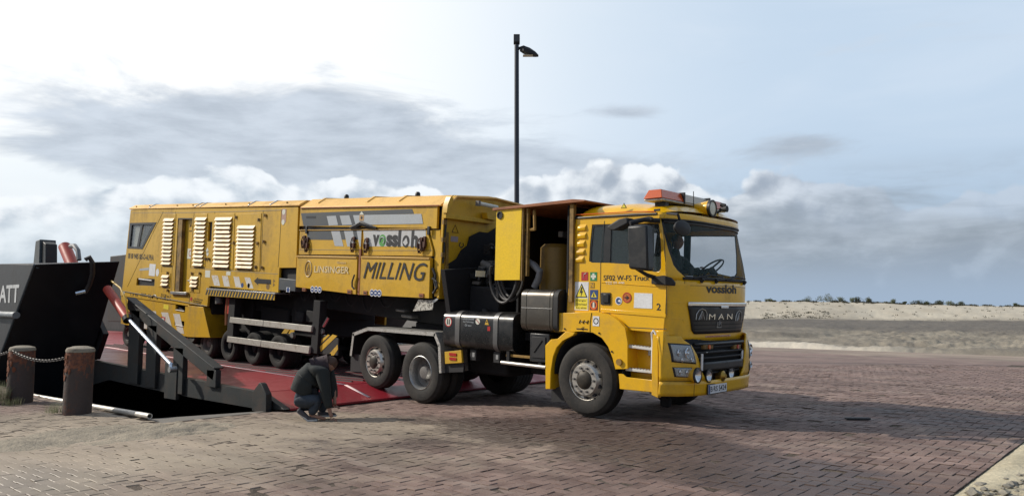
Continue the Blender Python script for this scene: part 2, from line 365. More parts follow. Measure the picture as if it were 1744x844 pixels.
def sand_mat(name, c1, c2, bs=22, zone=False):
    m, t, b = pbr(name)
    P = t.new('ShaderNodeNewGeometry').outputs['Position']
    n1 = t.noise(P, .55, 6, .6, .3); n2 = t.noise(P, 9, 6, .65)
    c = t.mix(t.ss(t.m('ADD', t.m('MULTIPLY', n1, .6), t.m('MULTIPLY', n2, .4)), .38, .64), c1, c2)
    if zone:
        v = t.new('ShaderNodeVectorMath', {0: P, 1: tuple(FWD)}, operation='DOT_PRODUCT').outputs['Value']
        r = t.new('ShaderNodeVectorMath', {0: P, 1: tuple(RGT)}, operation='DOT_PRODUCT').outputs['Value']
        wob = t.m('MULTIPLY', t.m('SUBTRACT', t.noise(P, .10, 5, .6), .5), 22)
        vv = t.m('ADD', v, wob)
        dark_mask = t.m('MULTIPLY', t.ss(vv, 38, 50), t.ss(v, 90, 85))  # darker band across the sand flat at middle depth
        mid = t.m('MULTIPLY', t.ss(t.noise(t.scale(P, (.20, .20, .2)), 1.0, 6, .65, .5), .42, .58), t.ss(v, 90, 84))
        c = t.mix(t.m('MULTIPLY', mid, t.ss(r, 6, 22, .45, .85)), c, (.165, .145, .118))
        c = t.mix(t.m('MULTIPLY', dark_mask, .85), c, (.125, .112, .098))
        sy = t.new('ShaderNodeSeparateXYZ', {0: P}).outputs[1]
        pale = t.m('MULTIPLY', t.ss(t.m('ADD', sy, t.m('MULTIPLY', t.noise(P, .5, 4, .6), 2.4)), 33.5, 31.6), t.ss(r, 16, 11))
        c = t.mix(t.m('MULTIPLY', pale, .9), c, (.58, .52, .43))
        dune = t.ss(v, 86, 91)
        c = t.mix(dune, c, t.mix(t.ss(t.noise(P, .25, 6, .6), .35, .7), (.50, .45, .36), (.42, .37, .29)))
    t.put(b.inputs['Base Color'], c); b.inputs['Roughness'].default_value = .95; b.inputs['Specular IOR Level'].default_value = .2
    bn = t.new('ShaderNodeBump', {'Strength': .9, 'Distance': .03, 'Height': t.m('ADD', t.noise(P, bs, 7, .65), t.m('MULTIPLY', t.noise(P, bs*.2, 4, .6), 1.5))})
    t.put(b.inputs['Normal'], bn); return m
SAND = sand_mat('quay_sand', (.36, .31, .24), (.24, .21, .165))
SANDR = sand_mat('yellow_sand', (.52, .46, .33), (.38, .33, .23))
SANDF = sand_mat('dune_sand', (.30, .262, .205), (.20, .175, .138), 6, True)

def brick_mat():
    m, t, b = pbr('clay_paver')
    P = t.new('ShaderNodeNewGeometry').outputs['Position']
    at = t.new('ShaderNodeAttribute', attribute_name='tone').outputs['Fac']
    sx = t.new('ShaderNodeSeparateXYZ', {0: P}).outputs
    mes = t.noise(P, 1.7, 5, .6); base = t.mix(t.m('ADD', t.m('MULTIPLY', at, .62), t.m('MULTIPLY', t.ss(mes, .32, .68), .38)), (.105, .060, .048), (.262, .178, .147))
    fine = t.noise(P, 60, 5, .7); c = t.mix(t.m('MULTIPLY', t.ss(fine, .45, .8), .6), base, (.30, .26, .24))
    # sand dust: thick by the quay edge and the ramp, thin elsewhere
    dn = t.noise(t.scale(P, (.55, .9, 1)), 1.0, 7, .65, .5)
    def blob(x0, y0, wx, wy, rot=0.0):
        a = t.m('SUBTRACT', sx[0], x0); d = t.m('SUBTRACT', sx[1], y0); cs, sn = math.cos(rot), math.sin(rot)
        p = t.m('DIVIDE', t.m('ADD', t.m('MULTIPLY', a, cs), t.m('MULTIPLY', d, sn)), wx)
        q = t.m('DIVIDE', t.m('ADD', t.m('MULTIPLY', a, -sn), t.m('MULTIPLY', d, cs)), wy)
        return t.m('EXPONENT', t.m('MULTIPLY', t.m('ADD', t.m('MULTIPLY', p, p), t.m('MULTIPLY', q, q)), -1))
    near = t.m('ADD', t.m('ADD', t.m('MULTIPLY', blob(-11.2, 4.0, 3.0, 2.0), 1.25), t.m('MULTIPLY', blob(-8.0, 6.6, 2.6, .8), .75)), t.m('MULTIPLY', blob(-9, 2.4, 3.5, 1.2), .45))
    near = t.m('ADD', near, t.m('MULTIPLY', blob(-8.2, 4.4, 3.2, 2.6), .55))
    near = t.m('ADD', near, t.m('MULTIPLY', blob(-7, 28.5, 14, 2.2), .8))
    k = t.m('MULTIPLY', t.ss(t.m('ADD', t.m('MULTIPLY', near, .55), dn), .52, 1.02), .85)
    k = t.m('ADD', k, t.m('MULTIPLY', t.ss(dn, .50, .70), .13), clamp=True)
    c = t.mix(k, c, (.335, .275, .205))
    big = t.noise(t.scale(P, (.22, .75, 1), (1, 7, 0)), 1.0, 7, .66, .9)
    bf = t.ss(big, .34, .68, .68, 1.16); c = t.mix(1.0, c, t.new('ShaderNodeCombineColor', {0: bf, 1: bf, 2: bf}), 'MULTIPLY')
    tr_ = t.noise(t.scale(P, (.35, 2.6, 1), (2, 3, 0)), 1.0, 6, .62, .5)
    c = t.mix(t.m('MULTIPLY', t.ss(tr_, .52, .70), .28), c, (.36, .30, .25))
    # damp and oily patches
    wn = t.noise(t.scale(P, (.8, 1.3, 1), (4, 2, 0)), 1.0, 7, .68, .8)
    damp = t.m('ADD', t.m('MULTIPLY', blob(-4.3, 7.5, 2.9, 1.0, -.39), 1.7), t.m('MULTIPLY', blob(-7.2, 7.2, 2.0, .7, -.1), .8))
    damp = t.m('ADD', damp, t.m('ADD', t.m('MULTIPLY', blob(-3.2, 12.0, 2.4, 1.6, .3), .7), t.m('MULTIPLY', blob(-7.4, 5.4, .7, 1.6, -.9), .5)))
    dark_mask = t.ss(t.m('ADD', t.m('MULTIPLY', damp, .40), wn), .58, .86)
    c = t.mix(t.m('MULTIPLY', dark_mask, .78), c, (.050, .032, .027))
    far = t.ss(sx[1], 13.5, 20)
    c = t.mix(t.m('MULTIPLY', far, .25), c, (.20, .145, .13))
    t.put(b.inputs['Base Color'], c)
    t.put(b.inputs['Roughness'], t.m('SUBTRACT', .86, t.m('ADD', t.m('MULTIPLY', dark_mask, .30), t.m('MULTIPLY', blob(-8.0, 2.1, 1.5, 1.0), .50))))
    b.inputs['Specular IOR Level'].default_value = .4
    bn = t.new('ShaderNodeBump', {'Strength': .5, 'Distance': .006, 'Height': t.noise(P, 45, 6, .7)}); t.put(b.inputs['Normal'], bn)
    return m
BRK = brick_mat()
JOINT = sand_mat('joint_dirt', (.135, .108, .085), (.060, .046, .038), 30)

# sheet carrying the quay (bricks bed into it)
xs = sorted(set([-26, -22, -18, -15, -13, -12, XQ, -10.9, -10.4, -9.9, -9.4, -8.9, -8.4, -7.9, -7.4, -6.9, -5, -3, -1.62, 2, 8, 20]))
ys = sorted(set([-14, -6, 0, 3, YQ0, 7, 9, 11, 13, YQ1, 15, 16, 17, 18, 19, 20, 24, 29.6]))
def quay_sheet(name, m, x_lo, x_hi, drop):
    mb = MB()
    for i in range(len(xs)-1):
        for j in range(len(ys)-1):
            x0, x1, y0, y1 = xs[i], xs[i+1], ys[j], ys[j+1]
            if x1 <= XQ+.01 and y0 >= YQ0-.01 and y1 <= YQ1+.01: continue
            if x0 < x_lo-.01 or x1 > x_hi+.01: continue
            mb.add([(x, y, zg(x, y)-drop) for x, y in ((x0, y0), (x1, y0), (x1, y1), (x0, y1))], [(0, 1, 2, 3)])
    o = mb.build(name, m, normals=False)
    b = bmesh.new(); b.from_mesh(o.data); bmesh.ops.remove_doubles(b, verts=b.verts, dist=.001); b.to_mesh(o.data); b.free()
    return tag(o, kind='structure')
quay_sheet('ground', SAND, -99, 99, .05)
pave = quay_sheet('pavement', JOINT, -99, -1.61, .0075)
# far paving where single bricks are under a pixel: the sheet rises to brick level
mb = MB()
def cdepth(x, y): return x*FWD.x+y*FWD.y
FARD = 21.0
nf = 60
for i in range(nf):
    for j in range(26):
        x0, x1 = -25+23.38*i/nf, -25+23.38*(i+1)/nf; y0, y1 = 12+17.6*j/26, 12+17.6*(j+1)/26
        if x1 <= XQ+.2 and y0 < YQ1: continue
        if cdepth((x0+x1)/2, (y0+y1)/2) < FARD: continue
        mb.add([(x, y, zg(x, y)-.004) for x, y in ((x0, y0), (x1, y0), (x1, y1), (x0, y1))], [(0, 1, 2, 3)])
far = mb.build('far_pavement', BRK, normals=False); tag(far, kind='structure')
ca = far.data.attributes.new('tone', 'FLOAT', 'FACE'); ca.data.foreach_set('value', [.5]*len(far.data.polygons))
# the bricks themselves, herringbone
UW, JT = .112, .0058
def brick_spots():
    out = []
    for i in range(int(-19/UW), int(-1.62/UW)+1):
        for j in range(int(-3/UW), int(24/UW)):
            k = (i-j) % 4
            if k == 0: hx, hy = 2, 1
            elif k == 3: hx, hy = 1, 2
            else: continue
            x0, y0 = i*UW, j*UW; cx, cy = x0+hx*UW/2, y0+hy*UW/2
            lx_ = hx*UW-JT
            if x0+.03 > -1.62: continue
            if x0+hx*UW > -1.62: lx_ = -1.62-x0-JT; cx = x0+lx_/2+JT/2
            d = cdepth(cx, cy)
            if d < 5.2 or d > FARD+.3: continue
            a = cx*RGT.x+cy*RGT.y
            if abs(a) > d*.80+1.2: continue
            if cx < XQ+.15 and cy > YQ0-.12: continue
            out.append((d, a, cx, cy, lx_, hy*UW-JT))
    return sorted(out)
spots = brick_spots()
def tilt(x, y): return .0055*fbm(x, y, .9, 2)
inview = [s for s in spots if abs(s[1]) < s[0]*.665 and s[0] > 6.35 and not (s[1] < -1.5 and False)]
near_set = set(id(s) for s in inview[:290])
rng = np.random.RandomState(3)
V = []; Fc = []; tone = []
def brick_geo(cx, cy, lx, ly, z, ta, tb, c=.0042, h=.05):
    vs = []
    for (dz, ins) in ((-h, 0), (-c*.9, 0), (0, c)):
        for sx_, sy_ in ((-1, -1), (1, -1), (1, 1), (-1, 1)):
            ox, oy = sx_*(lx/2-ins), sy_*(ly/2-ins); vs.append((cx+ox, cy+oy, z+dz+ta*ox+tb*oy))
    return vs
BF = [(8, 9, 10, 11)]+[(4+a, 4+(a+1) % 4, 8+(a+1) % 4, 8+a) for a in range(4)]+[(a, (a+1) % 4, 4+(a+1) % 4, 4+a) for a in range(4)]
protos = []
for q in range(8):
    for hx, hy in ((2, 1), (1, 2)):
        b_ = MB(); b_.add(brick_geo(0, 0, hx*UW-JT, hy*UW-JT, 0, rng.normal()*.02, rng.normal()*.02), BF)
        me = b_.build('brick', BRK, normals=False, ang=15, mesh_only=True)
        a_ = me.attributes.new('tone', 'FLOAT', 'FACE'); a_.data.foreach_set('value', [min(1, max(0, .5+.28*rng.normal()))]*len(me.polygons))
        protos.append(me)
for s in spots:
    d, a, cx, cy, lx, ly = s
    z = zg(cx, cy)+tilt(cx, cy)+rng.normal()*.0019-(.006 if rng.rand() < .035 else 0)
    if id(s) in near_set and abs(max(lx, ly)-(2*UW-JT)) < .001 and abs(min(lx, ly)-(UW-JT)) < .001:
        me = protos[(rng.randint(8))*2+(0 if lx > ly else 1)]
        o = bpy.data.objects.new('brick', me); o.location = (cx, cy, z); COL.objects.link(o); o.parent = pave
    else:
        n0 = len(V); V += brick_geo(cx, cy, lx, ly, z, rng.normal()*.018, rng.normal()*.018)
        fs = BF[:5]; Fc += [tuple(i+n0 for i in f) for f in fs]; u_ = rng.rand(); tone += [(0.0 if u_ < .05 else 1.25 if u_ > .965 else min(1, max(0, .5+.28*rng.normal())))]*5
me = bpy.data.meshes.new('bricks'); me.from_pydata(V, [], Fc); me.materials.append(BRK)
a_ = me.attributes.new('tone', 'FLOAT', 'FACE'); a_.data.foreach_set('value', tone)
o = bpy.data.objects.new('bricks', me); COL.objects.link(o); o.parent = pave; o['kind'] = 'stuff'

# quay walls round the basin
mb = MB()
mb.box(-26, XQ, YQ0-.35, YQ0-.004, -2.2, -.125)
mb.box(XQ+.004, XQ+.4, YQ0-.35, YQ1+.35, -2.2, -.13)
mb.box(-26, XQ, YQ1+.004, YQ1+.35, -2.2, -.125)
tag(mb.build('quay_wall', CONC), kind='structure')
# sloping concrete sill seen in the corner between the quay edge and the ramp
PL('concrete_sill', CONC, None, [(-11.8, YQ0), (XQ+.02, YQ0), (XQ+.02, 6.9)], -.35, -.104, 'z')['kind'] = 'structure'

# blown sand lying over the paving
def sand_sheet(name, m, x0, x1, y0, y1, st, hf, keep):
    nx, ny = int((x1-x0)/st)+1, int((y1-y0)/st)+1
    vs = [(x0+i*st, y0+j*st, hf(x0+i*st, y0+j*st)) for j in range(ny) for i in range(nx)]
    fs = [(j*nx+i, j*nx+i+1, (j+1)*nx+i+1, (j+1)*nx+i) for j in range(ny-1) for i in range(nx-1) if keep(x0+(i+.5)*st, y0+(j+.5)*st)]
    mb = MB(); mb.add(vs, fs); o = mb.build(name, m, normals=False, ang=80)
    b = bmesh.new(); b.from_mesh(o.data); bmesh.ops.delete(b, geom=[v for v in b.verts if not v.link_faces], context='VERTS'); b.to_mesh(o.data); b.free()
    return tag(o, kind='structure')
def h_left(x, y):
    k = sm(y+.6*fbm(x, y, .5, 3), 2.3, 3.8)*sm(-x, 9.35, 10.6)*(1-.75*sm(y, 4.6, 6.4))
    k *= 1-.6*sm(y, 4.4, 4.95)
    n = fbm(x, y, 1.1, 4); n2 = fbm(x, y, 5, 5)
    k2 = math.exp(-((x+10.35)/.75)**2-((y-5.05)/.55)**2)
    return zg(x, y)-.055+.098*k+k*(.05*n+.022*n2)+k2*(.055+.05*n2)
sand_sheet('blown_sand', SAND, -19, -8.2, 1.8, 7.0, .055, h_left, lambda x, y: not (y > YQ0-.03 and x < XQ-.02) and y-YQ0 < (x-XQ)*99+.2)
def h_right(x, y):
    return -.03+.05*sm(x, -1.70, -1.45)+sm(x, -1.66, -1.3)*(.02+.03*fbm(x, y, .8, 3)+.020*fbm(x, y, 6, 5))+.004*fbm(x, y, 9, 3)
sand_sheet('roadside_sand', SANDR, -2.1, 3.2, 4.0, 15.5, .05, h_right, lambda x, y: True)
# sand flat and dunes beyond the paving: rows follow the depth from the quay
def dune_h(p):
    d = p.x*FWD.x+p.y*FWD.y; a = p.x*RGT.x+p.y*RGT.y; q = a/d
    base = .10+.16*fbm(p.x, p.y, .09, 4)+.11*fbm(p.x, p.y, .45, 5)+.05*fbm(p.x, p.y, 1.6, 4)
    edge = sm(p.y+1.3*fbm(p.x, 0, .22, 4), 28.7, 30.4)
    bank = .26*sm(d+3*fbm(a, d, .08, 3)-6*sm(q, .30, .5), 37, 38.2)*(1-sm(q, .36, .48))
    rough = sm(q, .34, .5)*sm(d, 25, 29)*(1-sm(d, 42, 55))*(.16*abs(fbm(p.x, p.y, .9, 5))+.05*fbm(p.x, p.y, 3, 3))
    crest = 2.50-.75*sm(q, .30, .68)+.16*fbm(a, 0, .12, 4)
    k = sm(d+3.0*fbm(a, 3, .06, 3), 86, 101)
    z = (base+bank+rough)*edge*(1-k)+k*(crest+.07*fbm(p.x, p.y, .5, 4))+k*.10*fbm(p.x, p.y, .12, 3)
    return z-.22*(1-edge)
ds = [19.5+i*.33 for i in range(110)]; ds += [ds[-1]+.9*(i+1) for i in range(28)]; ds += [ds[-1]+.55*(i+1) for i in range(60)]; ds += [ds[-1]+4, ds[-1]+10, ds[-1]+25, ds[-1]+60, ds[-1]+150]
qs = [-.55+i*(.70/50) for i in range(50)]+[.15+i*(.65/300) for i in range(301)]+[.85, .95, 1.1, 1.4, 1.8]
rows = []
for d in ds:
    row = []
    for q in qs:
        p = FWD*d+RGT*(q*d); z = dune_h(p) if p.y > 27.5 else -.35
        row.append((p.x, p.y, z))
    rows.append(row)
sd = MB().grid(rows); du = sd.build('dunes', SANDF, normals=False, ang=80)
b = bmesh.new(); b.from_mesh(du.data); bmesh.ops.delete(b, geom=[v for v in b.verts if v.co.y < 27.4], context='VERTS'); b.to_mesh(du.data); b.free()
tag(du, kind='structure')
# harbour and sea
def water_mat():
    m, t, b = pbr('harbour_water'); b.inputs['Base Color'].default_value = (.012, .020, .024, 1); b.inputs['Roughness'].default_value = .12
    P = t.new('ShaderNodeNewGeometry').outputs['Position']
    t.put(b.inputs['Normal'], t.new('ShaderNodeBump', {'Strength': .7, 'Distance': .12, 'Height': t.noise(P, 1.6, 6, .6)})); return m
WAT = water_mat()
MB().add([(-4000, -4000, -1.9), (4000, -4000, -1.9), (4000, 4000, -1.9), (-4000, 4000, -1.9)], [(0, 1, 2, 3)]).build('water', WAT, normals=False)['kind'] = 'structure'

# rubble by the roadside
rk = random.Random(4); mb = MB()
for i in range(130):
    x_, y_ = -1.05+.30*rk.gauss(0, 1), 7.45+.42*rk.gauss(0, 1)
    if x_ < -1.55: continue
    r_ = .018+.045*rk.random()**2; z_ = h_right(x_, y_)
    n0 = []
    for (a, b_, c_) in ((1, 0, 0), (-1, 0, 0), (0, 1, 0), (0, -1, 0), (0, 0, 1), (.7, .7, .5), (-.7, .6, .5), (.6, -.7, .5), (-.6, -.7, .5)):
        q_ = r_*rk.uniform(.7, 1.25); n0.append((x_+a*q_, y_+b_*q_, z_+c_*q_*.8))
    mb.add(n0, [(0, 5, 2), (2, 5, 6), (2, 6, 1), (1, 6, 8), (1, 8, 3), (3, 8, 7), (3, 7, 0), (0, 7, 5), (5, 4, 6), (6, 4, 8), (8, 4, 7), (7, 4, 5)])
tag(mb.build('rubble', mat('rubble_stone', (.22, .20, .165), .9, dirt=(.34, .30, .22), amt=.7, dscale=14, bump=.6), ang=20), 'small grey stones lying in the sand at the right edge of the paving', 'stones', kind='stuff')
# ---- vegetation on the dunes
def shrub(d, q, w_, h_, label, seed):
    rr = random.Random(seed); p = FWD*d+RGT*(q*d); z = dune_h(p)
    root = empty('shrub', (p.x, p.y, z-.05), (0, 0, rr.random()*6), label, 'shrub', 'shrubs along the dune crest')
    mb = MB()
    for c in range(9):
        cx, cy, cz = rr.gauss(0, .26)*w_, rr.gauss(0, .2)*w_, h_*(.22+.5*rr.random()); cr = h_*(.20+.2*rr.random())
        for i in range(60):
            v = Vector((rr.gauss(0, 1), rr.gauss(0, 1), rr.gauss(0, 1))).normalized()*cr*(.5+.6*rr.random()); v.x *= 1.5
            u = Vector((rr.gauss(0, 1), rr.gauss(0, 1), rr.gauss(0, 1))).normalized()*.055; t_ = u.orthogonal().normalized()*.035
            o_ = Vector((cx, cy, max(.03, cz)))+v
            mb.add([o_-u, o_+t_, o_+u, o_-t_], [(0, 1, 2, 3)])
    mb.build('foliage', LEAF, root, normals=False)
    st = MB()
    for i in range(6):
        a = rr.random()*6.28; st.cyl((0, 0, -.05), (math.cos(a)*w_*.3, math.sin(a)*w_*.3, h_*.6), .018, .008, 5)
    st.build('stem', HAIR, root)
SH = [(175, 60, 15, 'low flat olive shrub, leftmost on the dune crest right beside the truck'), (400, 45, 22, 'rounded shrub alone between the leftmost low shrub and the biggest shrub on the dune crest'),
      (538, 78, 34, 'biggest and tallest olive green shrub on the dune crest'), (618, 36, 24, 'small round shrub immediately right of the biggest shrub on the crest'),
      (687, 24, 20, 'left one of a close pair of dark shrubs on the crest'), (722, 36, 22, 'right one of a close pair of dark shrubs on the crest'),
      (790, 32, 24, 'dark shrub just right of the close pair on the dune crest'), (900, 32, 12, 'flat faint shrub left of a narrow pointed shrub on the crest'),
      (937, 22, 22, 'narrow pointed shrub near the middle of the dune crest'), (1005, 16, 14, 'tiny shrub between the pointed shrub and the mid right shrubs'),
      (1082, 40, 22, 'broad shrub with a smaller one at its right side on the crest'), (1137, 22, 16, 'small shrub touching the right of a broad shrub on the crest'),
      (1220, 24, 24, 'upright shrub at the left end of a long dark clump on the crest'), (1277, 46, 22, 'wide domed shrub next to the upright one on the crest'),
      (1350, 30, 18, 'low shrub at the right end of the dark clump on the crest'), (1690, 22, 16, 'small lone shrub at the far right end of the dune crest')]
for i, (zx, w_, h_, lb) in enumerate(SH):
    px = 1260+zx/3.603; shrub(101.5, (px-872)/1300, w_/3.603*.080*1.15, h_/3.603*.080*1.7, lb, i)
rr = random.Random(5); mb = MB()
for i in range(2250):
    if i < 2000: d = 99.5+rr.random()*5; q = .29+rr.random()*.42
    elif i < 2130: d = 88.0+rr.random()*4; q = .325+.09*rr.random()
    else: d = 88+rr.random()*11; q = .30+.38*rr.random()
    clump = fbm(q*260, d*.4, .35, 3)
    if i < 2000 and clump < .0: continue
    p = FWD*d+RGT*(q*d); z = dune_h(p); h_ = (.10+.22*rr.random())*(1 if i < 2000 else .6)
    for k in range(5):
        a = rr.random()*6.28; o_ = Vector((p.x+rr.gauss(0, .12), p.y+rr.gauss(0, .12), z-.02)); u = Vector((math.cos(a), math.sin(a), 0))*.05
        tip = o_+Vector((math.cos(a+1)*.08, math.sin(a+1)*.08, h_)); mb.add([o_-u, o_+u, tip], [(0, 1, 2)])
tag(mb.build('dune_grass', mat('dark_dune_growth', (.050, .048, .030), .85), normals=False), kind='stuff', label='dark tufts of grass and driftwood along the dune crest', cat='grass')
# ---------------------------------------------------------------- landing craft with its bow ramp
def rebase(root):
    for c in [o for o in COL.objects if o.parent == root]: c.location = c.location-root.location
ship = empty('landing_craft', (-24, 9.0, -1.9), label='black hulled landing craft moored at the quay with its red bow ramp lowered', cat='ship')
def deckz(x): return .156-(x+11.70)*.0270
def loft2(oa, ya, ob, yb):
    mb = MB(); n = len(oa)
    mb.v = [(x, ya, z) for x, z in oa]+[(x, yb, z) for x, z in ob]
    t = tessellate_polygon([[Vector((x, z, 0)) for x, z in oa]])
    mb.f = [tuple(q) for q in t]+[tuple(i+n for i in q[::-1]) for q in t]+[(i, (i+1) % n, (i+1) % n+n, i+n) for i in range(n)]; mb.m = [0]*len(mb.f); return mb
SL = (-20.292,2.554)
oa = [(-17.82, 2.445), (-19.95, .40), (-20.6, -1.7), (-20.9, -2.3), (-52, -2.3), (-52, 2.9), (SL[0], SL[1])]
ob = [(-17.66, 2.575), (-19.00, .50), (-20.2, -1.7), (-20.5, -2.3), (-52, -2.3), (-52, 2.9), (SL[0], 2.60)]
hl = loft2(oa, 5.10, ob, 6.70).build('hull', HULL, ship, bev=.02)
loft2([(x, z) for x, z in oa], 16.2, [(x, z) for x, z in ob], 14.5).build('hull', HULL, ship, bev=.02)
B('hull_bottom', HULL, ship, -52, -21.5, 6.7, 14.5, -2.3, .1)
# weathered lap plates and the rubbing strake, its highlight painted in as pale streaks
S0, S1 = (-20.09,1.428), (-18.88,1.433)
zr = (-19.284,1.4)[1]; xr = (-18.714,1.441)[0]
MB().cyl((-50, 5.05, zr+.25), (xr, 5.05, zr), .075, n=12).build('rubbing_strake', mat('strake_painted_highlight', (.16, .17, .18), .35, .3, dirt=(.42, .44, .45), amt=.8, dscale=3, streak=.5), ship)
a0, a1 = (-20.099,1.668), (-18.783,2.056)
bxA = bx2(a0, a1); LW = (bxA[2]-bxA[0])
text('lettering', 'ATT', mat('hull_white_lettering', (.55, .56, .56), .5, dirt=(.25, .26, .26), amt=.6, dscale=6), ship, (bxA[0]-.10, bxA[1], bxA[2], bxA[3]), 5.095, bold=.025)
MB().tube([(SL[0]-30, 5.16, 2.93), (SL[0], 5.16, SL[1]-.03), (-17.86, 5.16, 2.40)], .035).build('bulwark_rail', SHIPG, ship)
# raised weld seam down the raked bow corner
MB().tube([(-17.83, 5.09, 2.44), (-19.96, 5.09, .40), (-20.6, 5.09, -1.7)], .022, 6).build('bow_edge_bar', SHIPG, ship)
# bent pipe hung over the bow plate
pp = [(5.926,2.566), (5.994,2.624), (6.06,2.51), (6.138,2.282), (6.153,2.047), (6.125,1.897)]
MB().tube([(-17.5-.9*max(0, 2.5-p[1])*.95+.06, p[0], p[1]) for p in pp], .05, 10).build('hanging_hose', RUB, ship)
e0, e1 = (6.105,1.905), (5.93,1.854)
MB().tube([(-17.5-.9*(2.5-p[1])*.95+.10, p[0], p[1]) for p in (e0, e1)], .055, 10).build('hose_end_fitting', CHROME, ship)
# winch frame and red hydraulic ram just behind the bulwark
q0, q1 = (-20.929,2.692), (-20.377,3.153)
PL('winch_bracket', SHIPG, ship, [(q0[0]+.12, 2.3), (q0[0]+.26, q1[1]), (q1[0], q1[1]+.02), (q1[0]+.06, 2.3)], 5.9, 6.25, bev=.015)
PL('winch_guard', BLK, ship, [(q1[0]+.02, 2.3), (q1[0]+.02, q1[1]-.02), (q1[0]+.26, q1[1]-.10), (q1[0]+.36, 2.3)], 5.95, 6.2, bev=.015)
r0, r1 = (-19.298,2.953), (-18.619,2.617)
rc = MB().cyl((r0[0], 6.1, r0[1]), (r1[0]+.05, 6.1, r1[1]-.25), .13, n=20).build('ram_barrel', REDP, ship)
hp = [(-18.277,2.895), (-18.047,2.892), (-17.834,2.775), (-17.743,2.571)]
MB().tube([(p[0], 5.9, p[1]) for p in hp], .05, 8).build('hydraulic_hose', HOSEG, ship)
# grey deckhouse block behind the ramp opening
g0, g1 = (-36.093,3.873), (-34.439,2.172)
B('deck_locker', HULLG, ship, g0[0]-.1, g1[0]+.9, 13.3, 14.1, g1[1]-1.2, g0[1], .03)
# cargo deck, sloping
mb = MB(); xx = [-11.70, -14, -16.5, -19.0, -19.6, -24, -30, -52]
zz = [deckz(x) if x > -24.5 else deckz(-24) for x in xx]
for i in range(len(xx)-1):
    if i == 4: pass
    mb.hexa([(xx[i], 6.78, zz[i]-.3), (xx[i+1], 6.78, zz[i+1]-.3), (xx[i+1], 14.3, zz[i+1]-.3), (xx[i], 14.3, zz[i]-.3),
             (xx[i], 6.78, zz[i]), (xx[i+1], 6.78, zz[i+1]), (xx[i+1], 14.3, zz[i+1]), (xx[i], 14.3, zz[i])])
deck = mb.build('ramp_deck', DECK, ship)
FT = (-10.86, -.045)
mb = MB(); mb.hexa([(FT[0], 6.80, FT[1]-.035), (-11.69, 6.80, .06), (-11.69, 14.1, .06), (FT[0], 14.1, FT[1]-.035), (FT[0], 6.80, FT[1]), (-11.69, 6.80, .153), (-11.69, 14.1, .153), (FT[0], 14.1, FT[1])])
flap = mb.build('ramp_flap', DECK, ship, bev=.006)
# anti-slip bars welded across the deck in long slants
tb = math.tan(R_(12))
for i in range(32):
    c0 = 8.50+(i-10)*.27                 # height of the bar line at x = -12
    xa, xb = -23.8, -11.95
    f_ = lambda x: c0+(x+12)*tb
    if f_(xb) > 12.9: xb = -12+(12.9-c0)/tb
    if f_(xa) < 8.50: xa = -12+(8.50-c0)/tb
    if xb > -11.95: xb = -11.95
    if xb-xa < .3: continue
    w_ = .024; za, zb, ya, yb = deckz(xa), deckz(xb), f_(xa), f_(xb)
    MB().hexa([(xa, ya-w_, za-.004), (xb, yb-w_, zb-.004), (xb, yb+w_, zb-.004), (xa, ya+w_, za-.004),
               (xa, ya-w_*.7, za+.022), (xb, yb-w_*.7, zb+.022), (xb, yb+w_*.7, zb+.022), (xa, ya+w_*.7, za+.022)]).build('tread_bar', DECKBAR, deck)
MB().add([(-11.72, 8.40, deckz(-11.72)+.004), (-11.72, 8.47, deckz(-11.72)+.004), (-23, 8.47, deckz(-23)+.004), (-23, 8.40, deckz(-23)+.004)], [(0, 1, 2, 3)]).build('painted_line', LINE, deck, solid=.003)
dz = (FT[1]-.153)/(FT[0]+11.69)
MB().add([(x, y, .153+(x+11.69)*dz+.004) for x, y in ((-11.68, 8.40), (-11.68, 8.47), (-10.98, 8.47), (-10.98, 8.40))], [(0, 1, 2, 3)]).build('painted_line', LINE, flap, solid=.003)
# side girder of the ramp
gt = lambda x: deckz(x)+.012
PL('side_girder', HULLG, ship, [(-11.70, gt(-11.70)), (-19.2, gt(-19.2)), (-19.2, -.25), (-17.9, (-18.108,-0.018)[1]), (-15.2, (-15.351,-0.082)[1]), (-14.2, (-14.332,-0.098)[1]), (-11.55, -.105)], 6.66, 6.776)
PL('side_girder', HULLG, ship, [(-11.70, gt(-11.70)), (-19.2, gt(-19.2)), (-19.2, -.25), (-17.9, -.1), (-11.55, -.105)], 14.32, 14.42)
PL('flap_edge', HULLG, ship, [(-11.60, .17), (-10.92, -.03), (-10.86, -.055), (-11.49, -.105), (-11.6, -.105)], 6.68, 6.79, bev=.006)
l0, l1, l2 = (-11.62,0.179), (-11.407,0.346), (-11.189,0.173)
PL('lifting_lug', RUSTY if False else HULLG, ship, [l0, l1, (l1[0]+.06, l1[1]-.02), l2, (l2[0]+.01, l2[1]-.32), (l0[0], l0[1]-.3)], 6.55, 6.652, bev=.008)
# triangular side frame: raking beam and posts
def beam(name, p0, p1, w_, y0, y1, m=HULLG):
    d = Vector((p1[0]-p0[0], p1[1]-p0[1])).normalized(); n = Vector((-d.y, d.x))*w_
    return PL(name, m, ship, [(p0[0], p0[1]), (p1[0], p1[1]), (p1[0]-n.x, p1[1]-n.y), (p0[0]-n.x, p0[1]-n.y)], y0, y1, bev=.01)
t0, t1 = (-16.891,1.755), (-13.002,0.475)
sl_ = (t1[1]-t0[1])/(t1[0]-t0[0])
beam('raking_beam', (t1[0], t1[1]), t0, -.22, 6.60, 6.70)
beam('raking_beam_flange', (t1[0]+.02, t1[1]+.022), (t0[0]-.02, t0[1]+.022), -.022, 6.57, 6.76)
b0, b1 = (-13.303,0.418), (-12.963,0.201)
B('frame_post', HULLG, ship, b0[0], b1[0], 6.60, 6.70, deckz(-13.4)-.05, t1[1]-.02, .008)
